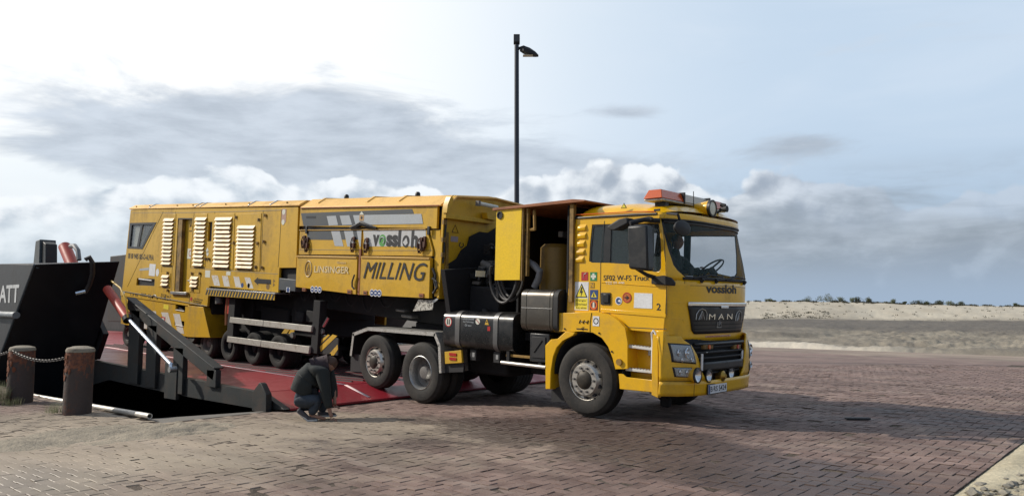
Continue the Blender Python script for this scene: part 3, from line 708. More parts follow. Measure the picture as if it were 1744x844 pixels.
for (pxa, pxb) in (((-16.798,1.109), (-16.266,1.118)), ((-15.897,1.125), (-15.43,1.133)), ((-14.666,0.7), (-14.248,0.716))):
    top = t1[1]+(pxa[0]-t1[0])*sl_-.22
    B('frame_post', HULLG, ship, pxa[0], pxb[0], 6.60, 6.70, deckz(pxa[0])-.3, top, .01)
h0, h1 = (-14.964,0.253), (-14.447,-0.181)
B('hinge_bracket', HULLG, ship, h0[0], h1[0], 6.58, 6.655, h1[1], h0[1]+.25, .012)
# red hydraulic cylinder lowering the ramp
c0, c1, c2 = (-17.349,1.953), (-16.242,1.35), (-14.19,0.514)
cyl = MB().cyl((c0[0], 6.35, c0[1]), (c1[0], 6.35, c1[1]), .092, n=20).build('ramp_cylinder', REDP, ship)
MB().cyl((c1[0]-.02, 6.35, c1[1]+.02), (c1[0]+.05, 6.35, c1[1]-.05), .098, n=20).build('cylinder_collar', BLK, cyl)
MB().cyl((c1[0], 6.35, c1[1]), (c2[0], 6.35, c2[1]), .036, n=16).build('piston_rod', ROD, cyl)
MB().cyl((c2[0]+.02, 6.31, c2[1]-.09), (c2[0]+.02, 6.44, c2[1]-.09), .055, n=16).build('rod_eye', ALU, cyl)
MB().cyl((c2[0], 6.35, c2[1]), (c2[0]+.03, 6.35, c2[1]-.10), .042, n=12).build('rod_end', ROD, cyl)
hz_ = [(-17.009,2.119), (-16.531,1.962), (-16.238,1.718), (-16.087,1.363)]
MB().tube([(p[0], 6.3, p[1]) for p in hz_], .018, 6).build('cylinder_hose', HAZY, cyl)
fn0 = [(-18.978,1.337), (-18.484,0.969), (-18.94,0.368), (-19.244,0.518)]
PL('bow_fender_plate', HULL, ship, fn0, 6.72, 6.84, bev=.01)
rebase(ship)

# ---------------------------------------------------------------- camera mast beyond the ship
mx, my = -15.95, 17.94
mast = empty('camera_mast', (mx, my, 0), (0, 0, R_(42)), 'tall slim dark pole with a lamp head and a camera box on top', 'lamp post')
MB().lathe([(.10, -1.0), (.10, .3), (.085, .32), (.072, 10.0), (.0, 10.0)], axis='z', n=20).build('pole', POLE, mast)
B('camera_box', SHIPG if False else BLKM, mast, -.10, .10, -.10, .10, 10.03, 10.32, .015)
B('camera_window', DGREY, mast, -.075, .075, -.103, -.1005, 10.08, 10.27)
MB().cyl((0, 0, 9.86), (0, 0, 10.03), .05).build('camera_bracket', BLKM, mast)
MB().tube([(0, 0, 9.80), (.10, 0, 9.90), (.2, 0, 9.88)], .04).build('lamp_arm', BLKM, mast)
mb = MB(); mb.loft = None
sec = [(.10, .05, 9.93, 9.80), (.22, .15, 9.96, 9.75), (.42, .17, 9.88, 9.66), (.60, .14, 9.76, 9.64), (.70, .06, 9.66, 9.62)]
rows = []
for x, hw, zt, zb in sec:
    rows.append([(x, -hw, zb), (x, -hw*.9, zb+(zt-zb)*.6), (x, -hw*.4, zt), (x, hw*.4, zt), (x, hw*.9, zb+(zt-zb)*.6), (x, hw, zb), (x, -hw, zb)])
hd = MB().grid(rows).add(rows[0][:6], [(5, 4, 3, 2, 1, 0)]).add(rows[-1][:6], [(0, 1, 2, 3, 4, 5)]).build('lamp_head', BLKM, mast)
PL('lamp_glass', PALE, mast, [(.20, -.10), (.52, -.10), (.52, .10), (.20, .10)], 9.63, 9.645, 'z')

# ---------------------------------------------------------------- bollards and chain
def bollard(p, h, r, lean, label, seed):
    root = empty('bollard', (p[0], p[1], zg(*p)-.05), (R_(lean[0]), R_(lean[1]), 0), label, 'bollard', 'steel bollards joined by a chain on the quay edge')
    b_ = MB().lathe([(r*1.0, -.3), (r, .2), (r*.985, .7), (r*.98, h-.04), (r*.96, h-.02)], axis='z', n=48); b_.build('post', BOLL, root)
    MB().lathe([(r*1.008, h-.045), (r*1.012, h-.02), (r*.93, h+.012), (r*.55, h+.036), (0.001, h+.04)], axis='z', n=48).build('cap', BOLLT, root)
    # patches of blistered rust standing off the paint
    rs = random.Random(seed); mb = MB()
    for i in range(46):
        a = R_(-125+rs.gauss(0, 32)); z = h-.28+rs.gauss(0, .12); s_ = .02+.03*rs.random()
        if z > h-.10: continue
        cs = []
        for t in range(7):
            q = a+s_/r*math.cos(t*.9)*rs.uniform(.6, 1.1); zz_ = z+s_*1.3*math.sin(t*.9)*rs.uniform(.6, 1.1)
            cs.append(((r+.006)*math.cos(q), (r+.006)*math.sin(q), zz_))
        c = ((r+.010)*math.cos(a), (r+.010)*math.sin(a), z)
        mb.add([c]+cs, [(0, t+1, (t+1) % 7+1) for t in range(7)])
    o = mb.build('rust_flakes', RUSTF, root, normals=False); o['kind'] = 'stuff'
    mb = MB(); mb.lathe([(.035, -.006), (.045, 0), (.035, .006)], (0, -r, h-.17), 14, closed=True); mb.build('chain_eye', RUSTF, root)
    return root
RUSTF = mat('flaking_rust', (.17, .052, .022), .9, dirt=(.28, .13, .06), amt=.7, dscale=12, bump=.8, bscale=50)
pA, pB = (-13.21, 4.46), (-15.51, 4.30)
bollard(pA, 1.06, .205, (0, 2.2), 'rusty steel bollard with lichen cap, the right one, in front of the bow plate', 1)
bollard(pB, 1.00, .205, (0, 1.5), 'rust streaked steel bollard with grass at its foot, the left one', 4)
def link_mesh():
    pts = []
    for i in range(16):
        a = 2*math.pi*i/16; pts.append((.020*math.cos(a)*1.0, 0, .033*math.sin(a)+(.018 if math.sin(a) > 0 else -.018)))
    mb = MB(); n = 6; r = .0075; rings = []
    for i, p in enumerate(pts):
        P0 = Vector(p); d = (Vector(pts[(i+1) % 16])-Vector(pts[i-1])).normalized(); a = Vector((0, 1, 0)); c = d.cross(a)
        rings.append([P0+(a*math.cos(t)+c*math.sin(t))*r for t in [2*math.pi*k/n for k in range(n)]])
    mb.v = [tuple(q) for g in rings for q in g]; mb.f = [(i*n+k, i*n+(k+1) % n, ((i+1) % 16)*n+(k+1) % n, ((i+1) % 16)*n+k) for i in range(16) for k in range(n)]; mb.m = [0]*len(mb.f)
    return mb.build('chain_link', CHAIN, mesh_only=True)
LM = link_mesh()
def chain(A, Bp, sag, n, label):
    root = empty('chain', ((A[0]+Bp[0])/2, (A[1]+Bp[1])/2, min(A[2], Bp[2])-sag), (0, 0, 0), label, 'chain', 'chains slung between the bollards')
    L = Vector(root.location); last = None
    for i in range(n):
        t = (i+.5)/n; P0 = Vector(A).lerp(Vector(Bp), t); P0.z -= sag*4*t*(1-t)
        dz_ = (Vector(Bp)-Vector(A)); dz_.z -= sag*4*(1-2*t); d = dz_.normalized()
        o = bpy.data.objects.new('link', LM); COL.objects.link(o); o.parent = root; o.location = P0-L
        q = d.to_track_quat('Z', 'Y'); from_roll = Matrix.Rotation(R_(45 if i % 2 else -45), 3, 'Z')
        o.rotation_euler = (q.to_matrix() @ from_roll).to_euler()
    return root
ca, cb = (-15.38, 4.13, .90-.10+.0), (-13.33, 4.28, .76)
chain(ca, cb, .09, 33, 'galvanised chain sagging between the two bollards')
chain((-17.6, 4.05, .80), (-15.60, 4.12, .78), .10, 32, 'galvanised chain leading out of the picture from the left bollard')
# galvanised pipe rail on the quay edge
p0, p1 = (-16.733,-0.135), (-11.587,-0.037)
pipe = tag(MB().lathe([(.030, 0), (.040, 0), (.040, -5.2), (.030, -5.2)], (0, 0, 0), 20, axis='x', closed=True).build('edge_pipe', GALV), 'pale metal pipe lying along the quay edge behind the bollards', 'pipe')
pipe.location = (p1[0], 4.90, p1[1]); pipe.rotation_euler = (0, math.asin((p0[1]-p1[1])/math.hypot(p0[0]-p1[0], p0[1]-p1[1])), 0)
# grass at the bollard feet
def tuft(cx, cy, rad, n, h_, label, seed):
    rs = random.Random(seed); mb = MB()
    for i in range(n):
        a = rs.random()*6.28; q = rad*math.sqrt(rs.random()); x, y = q*math.cos(a), q*math.sin(a); hh = h_*rs.uniform(.4, 1.1); b_ = rs.random()*6.28
        dx_, dy_ = math.cos(b_)*hh*.45, math.sin(b_)*hh*.45; w_ = .004
        mb.add([(x-w_, y, -.03), (x+w_, y, -.03), (x+dx_*.45+w_*.7, y+dy_*.45, hh*.65), (x+dx_*.45-w_*.7, y+dy_*.45, hh*.65), (x+dx_, y+dy_, hh)], [(0, 1, 2, 3), (3, 2, 4)])
    o = tag(mb.build('grass_tuft', GRASS2, normals=False), label, 'grass', kind='stuff'); o.location = (cx, cy, h_left(cx, cy)); return o
GRASS2 = mat('quay_grass', (.085, .105, .030), .7, dirt=(.20, .17, .08), amt=.6, dscale=9)
tuft(-15.58, 3.98, .26, 520, .34, 'green and straw coloured grass at the foot of the left bollard', 1)
tuft(-13.40, 4.20, .13, 120, .14, 'thin dry grass at the foot of the right bollard', 2)
tuft(-15.15, 4.1, .16, 120, .12, 'short grass on the right side of the left bollard', 3)
# loose iron plate on the paving
pl = tag(MB().plate([(-.17, -.05), (.16, -.055), (.18, .04), (-.16, .05)], 0, .022, 'z').build('iron_plate', BLKM, bev=.004), 'small dark iron plate lying on the sunny paving in the truck shadow', 'plate')
pl.location = (-3.63, 11.2, .012); pl.rotation_euler = (0, 0, R_(42))

# ---------------------------------------------------------------- crouching person
per = empty('person', (-9.744, 6.54, -.075), (0, 0, R_(42)), 'person crouching at the ramp edge in dark jacket and blue jeans, reaching down', 'person')
def skin(name, m, verts, edges, radii, root=0, sub=2):
    me = bpy.data.meshes.new(name); me.from_pydata(verts, edges, []); me.materials.append(m)
    o = bpy.data.objects.new(name, me); COL.objects.link(o); o.parent = per
    o.modifiers.new('skin', 'SKIN').use_smooth_shade = True
    sv = me.skin_vertices[0].data
    for i, r in enumerate(radii): sv[i].radius = (r, r) if not isinstance(r, tuple) else r
    for v in sv: v.use_root = False
    sv[root].use_root = True
    s_ = o.modifiers.new('sub', 'SUBSURF'); s_.levels = sub; s_.render_levels = sub
    return o
def q(t, y): return (t[0], y, t[1])
pel = q((-0.21,0.359), .0); waist = q((-0.17,0.481), 0); chest = q((-0.112,0.649), -.01); neck0 = q((0.04,0.794), -.01); neck1 = q((0.108,0.824), -.01); headp = q((0.178,0.832), -.01)
kneeN = q((0.065,0.314), -.145); ankN = q((-0.077,0.074), -.12); toeN = q((0.162,0.014), -.12); hipN = q((-0.208,0.268), -.10)
kneeF = q((0.123,0.306), .155); ankF = q((0.011,0.071), .13); toeF = q((0.208,0.018), .14); hipF = q((-0.208,0.268), .10)
shN = q((0.088,0.679), -.17); elN = q((0.174,0.359), -.20); wrN = q((0.237,0.124), -.195); haN = q((0.262,0.049), -.20)
shF = q((0.072,0.717), .17); elF = q((0.2,0.451), .20); wrF = q((0.227,0.268), .12); haF = q((0.236,0.192), .08)
bv = [pel, waist, chest, neck0, neck1, headp, hipN, kneeN, ankN, toeN, hipF, kneeF, ankF, toeF, shN, elN, wrN, haN, shF, elF, wrF, haF]
be = [(0, 1), (1, 2), (2, 3), (3, 4), (4, 5), (0, 6), (6, 7), (7, 8), (8, 9), (0, 10), (10, 11), (11, 12), (12, 13), (3, 14), (14, 15), (15, 16), (16, 17), (3, 18), (18, 19), (19, 20), (20, 21)]
br = [.05, .05, .07, .06, .05, .05, .05, .045, .032, .024, .05, .045, .032, .024, .055, .04, .028, .03, .055, .04, .028, .03]
body = skin('body', SKIN, bv, be, br)
# fingers spread on the ground, thumb to the side
def hand(c, dirx, s=1.0):
    c = Vector(c)
    for i, (oy, ln) in enumerate(((-.030, .062), (-.010, .072), (.010, .068), (.028, .052))):
        b0_ = c+Vector((.012, oy, -.01)); m1 = b0_+Vector((ln*.45*dirx, oy*.2, -.012)); m2 = m1+Vector((ln*.35*dirx, oy*.1, -.016)); m3 = m2+Vector((ln*.2*dirx, 0, -.016))
        skin('finger', SKIN, [tuple(v) for v in (b0_, m1, m2, m3)], [(0, 1), (1, 2), (2, 3)], [.0095, .009, .008, .007], sub=1)
    t0_ = c+Vector((-.01, -.03, .0)); skin('thumb', SKIN, [tuple(v) for v in (t0_, t0_+Vector((.015*dirx, -.028, -.018)), t0_+Vector((.036*dirx, -.036, -.032)))], [(0, 1), (1, 2)], [.012, .010, .008], sub=1)
hand((haN[0], haN[1], haN[2]), 1); hand((haF[0], haF[1], haF[2]), 1)
# jacket: one humped back, near arm straight down to the ground
jv = [q((-0.216,0.375), 0), q((-0.177,0.481), 0), q((-0.126,0.588), 0), q((-0.043,0.679), 0), q((0.048,0.74), 0), q((0.104,0.679), -.18), q((0.153,0.511), -.20), q((0.174,0.359), -.20), q((0.229,0.17), -.195), q((0.103,0.694), .17), q((0.152,0.542), .19), q((0.186,0.39), .20), q((0.216,0.268), .14), q((-0.077,0.451), 0)]
je = [(0, 1), (1, 2), (2, 3), (3, 4), (4, 5), (5, 6), (6, 7), (7, 8), (4, 9), (9, 10), (10, 11), (11, 12), (1, 13)]
jr = [(.215, .21), (.245, .22), (.245, .22), (.215, .20), (.15, .15), .115, .095, .080, .060, .10, .08, .07, .052, (.17, .17)]
jk = skin('jacket', JACK, jv, je, jr, 1)
hv = [q((-0.006,0.778), 0), q((0.055,0.798), 0), q((0.113,0.809), 0)]
skin('hood', HOOD, hv, [(0, 1), (1, 2)], [(.12, .14), (.125, .13), (.10, .105)], 1)
# jeans
jn = [q((-0.152,0.359), 0), q((-0.208,0.268), -.10), q((-0.057,0.268), -.14), q((0.072,0.314), -.15), q((-0.002,0.177), -.125), q((-0.076,0.071), -.12), q((-0.208,0.268), .10), q((-0.057,0.268), .14), q((0.134,0.306), .16), q((0.067,0.177), .145), q((0.011,0.071), .13)]
jn += [q((-0.13,0.451), 0), q((-0.124,0.496), 0)]
jne = [(0, 1), (1, 2), (2, 3), (3, 4), (4, 5), (0, 6), (6, 7), (7, 8), (8, 9), (9, 10), (0, 11), (11, 12)]
skin('jeans', JEAN, jn, jne, [(.17, .17), .13, .115, .095, .078, .062, .13, .115, .09, .07, .06, .15, .08])
# shoes: heel lifted on the near foot
def shoe(heel, ball, toe, y):
    ups = [(heel[0], y, heel[1]+.035), ((heel[0]+ball[0])/2, y, (heel[1]+ball[1])/2+.04), (ball[0], y, ball[1]+.03), (toe[0], y, toe[1]+.022)]
    u = skin('shoe', SHOE, ups, [(0, 1), (1, 2), (2, 3)], [.04, .045, .042, .03], sub=2)
    rows = []
    for i, (p, hw) in enumerate(((heel, .028), (((heel[0]+ball[0])/2, (heel[1]+ball[1])/2), .036), (ball, .046), (toe, .030))):
        rows.append([(p[0], y-hw, p[1]), (p[0], y+hw, p[1]), (p[0]+.006, y+hw, p[1]+.024), (p[0]+.006, y-hw, p[1]+.024), (p[0], y-hw, p[1])])
    s_ = MB().grid(rows); s_.add(rows[0][:4], [(0, 1, 2, 3)]); s_.add(rows[-1][:4], [(0, 1, 2, 3)])
    o = s_.build('sole', SOLE, per, bev=.006); return u
shoe((-0.257,0.117), (-0.098,-0.012), (0.04,-0.007), -.13); shoe((-0.037,0.023), (0.116,0.014), (0.254,0.02), .13)
# head, bowed and turned to the ground
hc = Vector(q((0.166,0.798), -.01))
hr = empty('head_pivot', hc) if False else None
rows = []
dirf = Vector((.25, -.02, -.96)).normalized()      # where the face points
upv = Vector((.95, .0, .20)); upv = (upv-dirf*upv.dot(dirf)).normalized(); sd_ = dirf.cross(upv)
mb = MB()
n1, n2 = 16, 24
for i in range(n1+1):
    t = math.pi*i/n1; row = []
    for j in range(n2+1):
        a = 2*math.pi*j/n2
        f_, s_, u_ = math.sin(t)*math.cos(a), math.sin(t)*math.sin(a), math.cos(t)
        R0_ = .082*(1-.10*max(0, -u_)*abs(s_)*2); ff = f_*.098; 
        if f_ > 0 and u_ < 0: ff *= .94
        nose = .024*math.exp(-(s_/.16)**2-((u_+.12)/.18)**2) if f_ > 0 else 0
        chin = .014*math.exp(-(s_/.35)**2-((u_+.75)/.22)**2) if f_ > 0 else 0
        eye = -.010*(math.exp(-((abs(s_)-.36)/.14)**2-((u_-.10)/.12)**2)) if f_ > 0 else 0
        mouth = -.005*math.exp(-(s_/.25)**2-((u_+.48)/.06)**2) if f_ > 0 else 0
        pnt = hc+dirf*(ff+nose+chin+eye+mouth)+sd_*(s_*R0_)+upv*(u_*.115); row.append(tuple(pnt))
    rows.append(row)
hd_ = MB().grid(rows).build('head', SKIN, per)
for sg in (-1, 1):
    e_ = hc+sd_*sg*.082; MB().lathe([(.004, -.008), (.026, -.006), (.030, .004), (.022, .008), (.004, .004)], tuple(e_), 12, axis='y').build('ear', SKIN, per)
rows = []
for i in range(n1+1):
    t = math.pi*i/n1; row = []
    for j in range(n2+1):
        a = 2*math.pi*j/n2; f_, s_, u_ = math.sin(t)*math.cos(a), math.sin(t)*math.sin(a), math.cos(t)
        g = 1.0 if (f_ < .25 or u_ > .55) else .80
        if u_ < -.55: g = .8
        nn = .006*noise.noise(Vector((f_*9, s_*9, u_*9)))
        row.append(tuple(hc-dirf*.012+dirf*(f_*.108*g+nn)+sd_*(s_*.094*g+nn)+upv*(u_*.126*g+nn)))
    rows.append(row)
MB().grid(rows).build('hair', HAIR, per)
# ---------------------------------------------------------------- tractor truck (local frame: x forward, y away, z up, origin under the front axle)
trk = empty('truck', (-6.476, 8.836, 0), (0, R_(1.7), 0), 'yellow cab truck with orange beacon bar, rolling off the ramp onto the paving', 'truck')
HUBM = mat('greasy_hub', (.035, .030, .024), .5, .4, dirt=(.08, .06, .04), amt=.6, dscale=9)
def wheel(parent, x, z, yf, sgn, r, kind, name='wheel', wid=.29, tm=None):
    """yf: outer face; sgn +1 when the outer face looks to -y"""
    k = r/.52; Y = lambda d: yf+sgn*d
    L = lambda pr, c=(x, 0, z), n=40, cl=False: MB().lathe([(a*k, Y(d)) for a, d in pr], c, n, closed=cl)
    tp = [(.285, .03), (.30, .010), (.34, -.002), (.42, -.008), (.465, .004), (.49, .03), (.512, .045), (.52, .07)]
    nr = 5
    for i in range(nr):
        a = .07+(wid-.14)*i/nr; b_ = .07+(wid-.14)*(i+1)/nr
        tp += [(.52, b_-.012), (.508, b_-.011), (.508, b_-.001), (.52, b_)]
    tp += [(.50, wid-.03), (.42, wid+.005), (.285, wid-.03)]
    ty = L(tp, n=64, cl=True).build(name, tm or TYRE, parent, ang=28)
    if kind == 'alu':
        L([(.290, .012), (.283, .018), (.277, .055), (.262, .062), (.222, -.012), (.212, -.022), (.135, -.022), (.130, .0), (.05, .02), (0, .02)]).build('rim', WHEEL_A, ty)
        mb = MB()
        for i in range(10):
            a = 2*math.pi*(i+.5)/10; c = (x+.246*k*math.cos(a), 0, z+.246*k*math.sin(a))
            mb.cyl((c[0], Y(.012), c[2]), (c[0]+.0, Y(.06), c[2]), .027*k, n=12)
        mb.build('rim_hole', BLKM, ty)['kind'] = 'stuff'
        mb = MB()
        for i in range(10):
            a = 2*math.pi*i/10; c = (x+.170*k*math.cos(a), z+.170*k*math.sin(a)); mb.cyl((c[0], Y(-.022), c[1]), (c[0], Y(-.058), c[1]), .017, n=6)
        o = mb.build('wheel_nuts', RIMG, ty); o['kind'] = 'stuff'
        L([(.136, -.020), (.130, -.026), (.118, -.034), (.09, -.05), (.05, -.058), (0, -.06)], n=24).build('hub', HUBM, ty)
    elif kind == 'dish':
        L([(.292, .012), (.283, .006), (.272, .03), (.262, .055), (.250, .17), (.21, .20), (.13, .205), (.12, .13), (.10, .09), (.06, .08), (0, .08)]).build('rim', ALU, ty)
        L([(.248, .168), (.205, .194), (.128, .198), (.118, .128), (.098, .086), (.05, .076), (0, .076)], n=30).build('hub', RIMG, ty)
        mb = MB()
        for i in range(10):
            a = 2*math.pi*i/10; c = (x+.165*k*math.cos(a), z+.165*k*math.sin(a)); mb.cyl((c[0], Y(.198), c[1]), (c[0], Y(.165), c[1]), .016, n=6)
        mb.build('wheel_nuts', RIMG, ty)['kind'] = 'stuff'
    else:
        L([(.292, .012), (.283, .008), (.268, .03), (.255, .10), (.20, .12), (.13, .115), (.12, .06), (.10, .04), (0, .04)]).build('rim', CHAS if tm == TYRED else RIMG, ty)  # rims of the darkened tyres go near-black too, standing in for shade
    return ty
wheel(trk, -.10, .53, 0, 1, .52, 'alu'); wheel(trk, -.02, .50, 2.5, -1, .52, 'dish')
wheel(trk, -3.64, .325, 0, 1, .525, 'dish', wid=.28); wheel(trk, -3.64, .325, .33, 1, .525, 'plain', wid=.28); wheel(trk, -3.64, .325, 2.5, -1, .525, 'dish', wid=.6)
wheel(trk, -4.90, .42, 0, 1, .495, 'alu'); wheel(trk, -4.90, .42, 2.5, -1, .495, 'alu')
for x, z in ((-.10, .53), (-3.64, .325), (-4.9, .42)): MB().cyl((x, .2, z), (x, 2.3, z), .10, n=16).build('axle', CHAS, trk)
# chassis
B('chassis_rail', CHAS, trk, -5.8, 1.0, .78, .87, .72, 1.0, .01); B('chassis_rail', CHAS, trk, -5.8, 1.0, 1.63, 1.72, .72, 1.0, .01)
B('gearbox', CHAS, trk, -1.9, .6, .9, 1.6, .40, 1.35, .05); B('air_tank', CHAS, trk, -2.9, -1.9, 1.75, 2.4, .55, 1.2, .08)
B('suspension_block', CHAS, trk, -4.6, -3.9, .75, 1.75, .30, .9, .05); B('front_axle_beam', CHAS, trk, -.25, .05, .4, 2.1, .36, .5, .03)
B('drive_unit', CHAS, trk, -3.0, -2.1, .55, 1.8, .35, .85, .06)
B('fifth_wheel', CHAS, trk, -4.6, -3.4, .7, 1.8, 1.0, 1.16, .03)
MB().cyl((.85, .6, .22), (.85, .6, .50), .05).build('tow_coupling', CHAS, trk); B('underrun_bracket', CHAS, trk, .78, .92, .55, .66, .20, .34, .03)
# ---- cab shell
def xf(y, z=2.0):
    u = abs((y-1.25)/1.17); return 1.085+.275*(1-min(1.0, u)**3.6)-.13*sm(z, 2.0, 2.9)+.03*sm(z, 1.2, 1.9)-.02*(1-sm(z, 1.1, 1.5))
def fpatch(name, m, parent, zl, L, Rr, off=0.0, ny=18, solid=0.0, X=xf):
    rows = []
    for z in zl:
        a, c = L(z), Rr(z); rows.append([(X(a+(c-a)*i/ny, z)+off, a+(c-a)*i/ny, z) for i in range(ny+1)])
    return MB().grid(rows).build(name, m, parent, solid=solid, normals=False)
def interp(tab):
    tab = sorted(tab)
    def f(z):
        if z <= tab[0][0]: return tab[0][1]
        for (a, b_), (c, d) in zip(tab, tab[1:]):
            if z <= c: return b_+(d-b_)*(z-a)/(c-a)
        return tab[-1][1]
    return f
def rng_(a, b, n): return [a+(b-a)*i/n for i in range(n+1)]
K = lambda v: (lambda z: v)
side_out = [(-.53, 1.43), (.06, 1.45), (.30, 1.43), (.46, 1.36), (.58, 1.262), (1.10, 1.245), (1.128, 1.6), (1.145, 1.9), (1.135, 2.15), (1.075, 2.55), (1.01, 2.84), (-.385, 2.845), (-.44, 2.45), (-.50, 1.9)]
win = [(-0.092,2.746), (0.398,2.736), (1.025,2.712), (1.053,2.4), (1.057,2.112), (1.028,2.067), (0.961,2.059), (0.798,2.094), (0.67,2.121), (0.592,2.167), (0.213,2.189), (-0.087,2.197), (-0.136,2.218), (-0.126,2.429)]
shell = PL('cab_side', YC, trk, side_out, .10, .135, holes=[win], bev=.004)
PL('cab_side', YC, trk, side_out, 2.365, 2.40, holes=[win], bev=.004)
B('cab_rear_wall', YC, trk, -.50, -.47, .136, 2.364, 1.35, 2.84); B('cab_lining', SEAT, trk, -.469, -.44, .14, 2.36, 1.35, 2.84); B('cab_headlining', SEAT, trk, -.43, 1.0, .15, 2.35, 2.80, 2.83)
# roof
rows = []; ns, nt = 26, 28
for i in range(ns+1):
    s_ = i/ns; row = []
    for j in range(nt+1):
        u = -1+2*j/nt; y = 1.25+u*1.155
        x = -.39+(xf(y, 2.86)+.015+.39)*s_
        f_ = max(0.0, 1-abs(u)**4.5)**.55
        g = min(1.0, (s_/.10))**.5 if s_ < .10 else 1.0
        g *= 1-.30*sm(s_, .45, .85)-.45*sm(s_, .86, 1.0)
        row.append((x, y, 2.845+.235*f_*g))
    rows.append(row)
roof = MB().grid(rows).build('cab_roof', YC, trk, ang=60)
# drip strip, orange pinstripe, both following the roof edge
MB().tube([(-.405, .095, 2.855), (.60, .095, 2.852), (.985, .10, 2.845)], .016, 8).build('drip_strip', BLK, trk)
MB().tube([(-.395, .108, 2.905), (.60, .108, 2.897), (.95, .13, 2.885)], .0075, 6).build('pinstripe', ORNG, trk)
hdr = [2.79, 2.82, 2.86]
fpatch('header_panel', YC, trk, [2.775, 2.80, 2.83, 2.865], K(.10), K(2.40), .006, 30, .02)
fpatch('header_gasket', BLK, trk, [2.765, 2.785], K(.12), K(2.38), .02, 24, .012)
# A-pillars
Lw = interp([(1.96, .42), (2.0, .34), (2.06, .25), (2.15, .19), (2.35, .155), (2.78, .125)])
fpatch('pillar', YC, trk, rng_(1.95, 2.78, 12), K(.10), Lw, 0, 10, .02)
fpatch('pillar', YC, trk, rng_(1.95, 2.78, 12), lambda z: 2.5-Lw(z), K(2.40), 0, 10, .02)
ws = fpatch('windscreen', GLASS, trk, rng_(1.965, 2.775, 10), lambda z: Lw(z)-.01, lambda z: 2.51-Lw(z), -.006, 24, 0)
fr = lambda e, nm, L, Rr: fpatch(nm, BLK, ws, e, L, Rr, .003, 24, .006)
fr([1.965, 1.985, 2.01], 'windscreen_surround', lambda z: Lw(z), lambda z: 2.5-Lw(z))
fr([2.72, 2.75, 2.776], 'windscreen_surround', lambda z: Lw(z), lambda z: 2.5-Lw(z))
fr(rng_(1.99, 2.76, 10), 'windscreen_surround', lambda z: Lw(z), lambda z: Lw(z)+.028)
fr(rng_(1.99, 2.76, 10), 'windscreen_surround', lambda z: 2.472-Lw(z), lambda z: 2.5-Lw(z))
# front panel under the windscreen
lower = fpatch('front_panel', YC, trk, rng_(1.125, 1.962, 11), K(.10), K(2.40), 0, 34, .02)
fpatch('cowl', BLKM, trk, [1.963, 1.985, 2.0], K(.30), K(2.2), .012, 20, .02)
MB().tube([(xf(y, 1.9)+.011, y, 1.905-.02*abs(y-1.25)) for y in rng_(.42, 2.1, 14)], .0035, 5).build('panel_gap', BARP, trk)
MB().tube([(xf(.33, z)+.011, .33, z) for z in rng_(1.91, 1.965, 3)], .0035, 5).build('panel_gap', BARP, trk)
# grille with badge
GL = interp([(1.23, .55), (1.27, .49), (1.63, .38)]); GR = interp([(1.23, 1.89), (1.27, 1.92), (1.63, 2.09)])
gp_ = fpatch('badge_grille', BLK, trk, rng_(1.235, 1.62, 8), GL, GR, .020, 24, .018)
for z in (1.30, 1.355, 1.41): fpatch('grille_line', CHAS, gp_, [z, z+.008], lambda q_: GL(z)+.03, lambda q_: GR(z)-.03, .031, 20, .004)
ch = fpatch('chrome_strip', CHROME, trk, rng_(1.615, 1.665, 4), K(.375), K(2.10), .034, 26, .022)
B('strip_notch', CHROME, ch, xf(1.25, 1.6)+.03, xf(1.25, 1.6)+.05, 1.12, 1.34, 1.585, 1.62, .006)
FN = lambda o_: (lambda u, v, e: (xf(u, v)+o_+e, u, v))
text('lettering', 'M A N', CHROME, gp_, bx2((0.8,1.431), (1.486,1.507)), 0, bold=.0, ext=.008, fn=FN(.032))
for (ca0, cb0) in (((0.523,1.429), (0.752,1.579)), ((1.616,1.402), (1.834,1.553))):
    u0, v0, u1, v1 = bx2(ca0, cb0); cx, cz = (u0+u1)/2, (v0+v1)/2; hw, hh = (u1-u0)/2, (v1-v0)/2
    arc = [(cx-hw, v0), (cx-hw*.98, cz), (cx-hw*.6, cz+hh*.72), (cx, v1), (cx+hw*.6, cz+hh*.72), (cx+hw*.98, cz), (cx+hw, v0)]
    em = MB(); em.tube([(xf(a, b_)+.036, a, b_) for a, b_ in arc], .006, 5)
    em.tube([(xf(a, b_)+.036, a, b_) for a, b_ in ((cx-hw*.55, v0), (cx, cz+hh*.55), (cx+hw*.55, v0))], .007, 5)
    em.tube([(xf(a, b_)+.036, a, b_) for a, b_ in ((cx-hw*.2, v0+hh*.1), (cx, cz), (cx+hw*.2, v0+hh*.1))], .006, 5); em.build('emblem', ALU, gp_)
sq0, sq1 = (1.057,1.318), (1.177,1.39); u0, v0, u1, v1 = bx2(sq0, sq1)
em = MB(); em.tube([(xf(a, b_)+.036, a, b_) for a, b_ in ((u0, v0), (u1, v0), (u1, v1), (u0, v1), (u0, v0))], .005, 4)
em.tube([(xf(a, b_)+.036, a, b_) for a, b_ in ((u0+.03, v0+.03), (u0+.06, v0+.1), ((u0+u1)/2, v0+.09), (u1-.05, v1-.03), (u1-.03, v0+.06), (u1-.06, v0+.03))], .005, 4); em.build('emblem', ALU, gp_)
text('lettering', 'vossloh', LETB, trk, bx2((0.728,1.796), (1.626,1.921)), 0, bold=.03, ext=.002, fn=FN(.013))
u0, v0, u1, v1 = bx2((0.798,1.174), (1.542,1.21))
v0, v1 = v0+.01, v1-.005
st = fpatch('emergency_sticker', mat('pale_red_sticker', (.62, .42, .34), .5), trk, [v0, v1], K(u0), K(u1), .013, 8, .002)
text('lettering', 'EMERGENCY STOP', REDS, st, (u0+.03, v0+.018, u1-.03, v1-.018), 0, bold=.01, ext=.001, shear=.2, fn=FN(.0155))
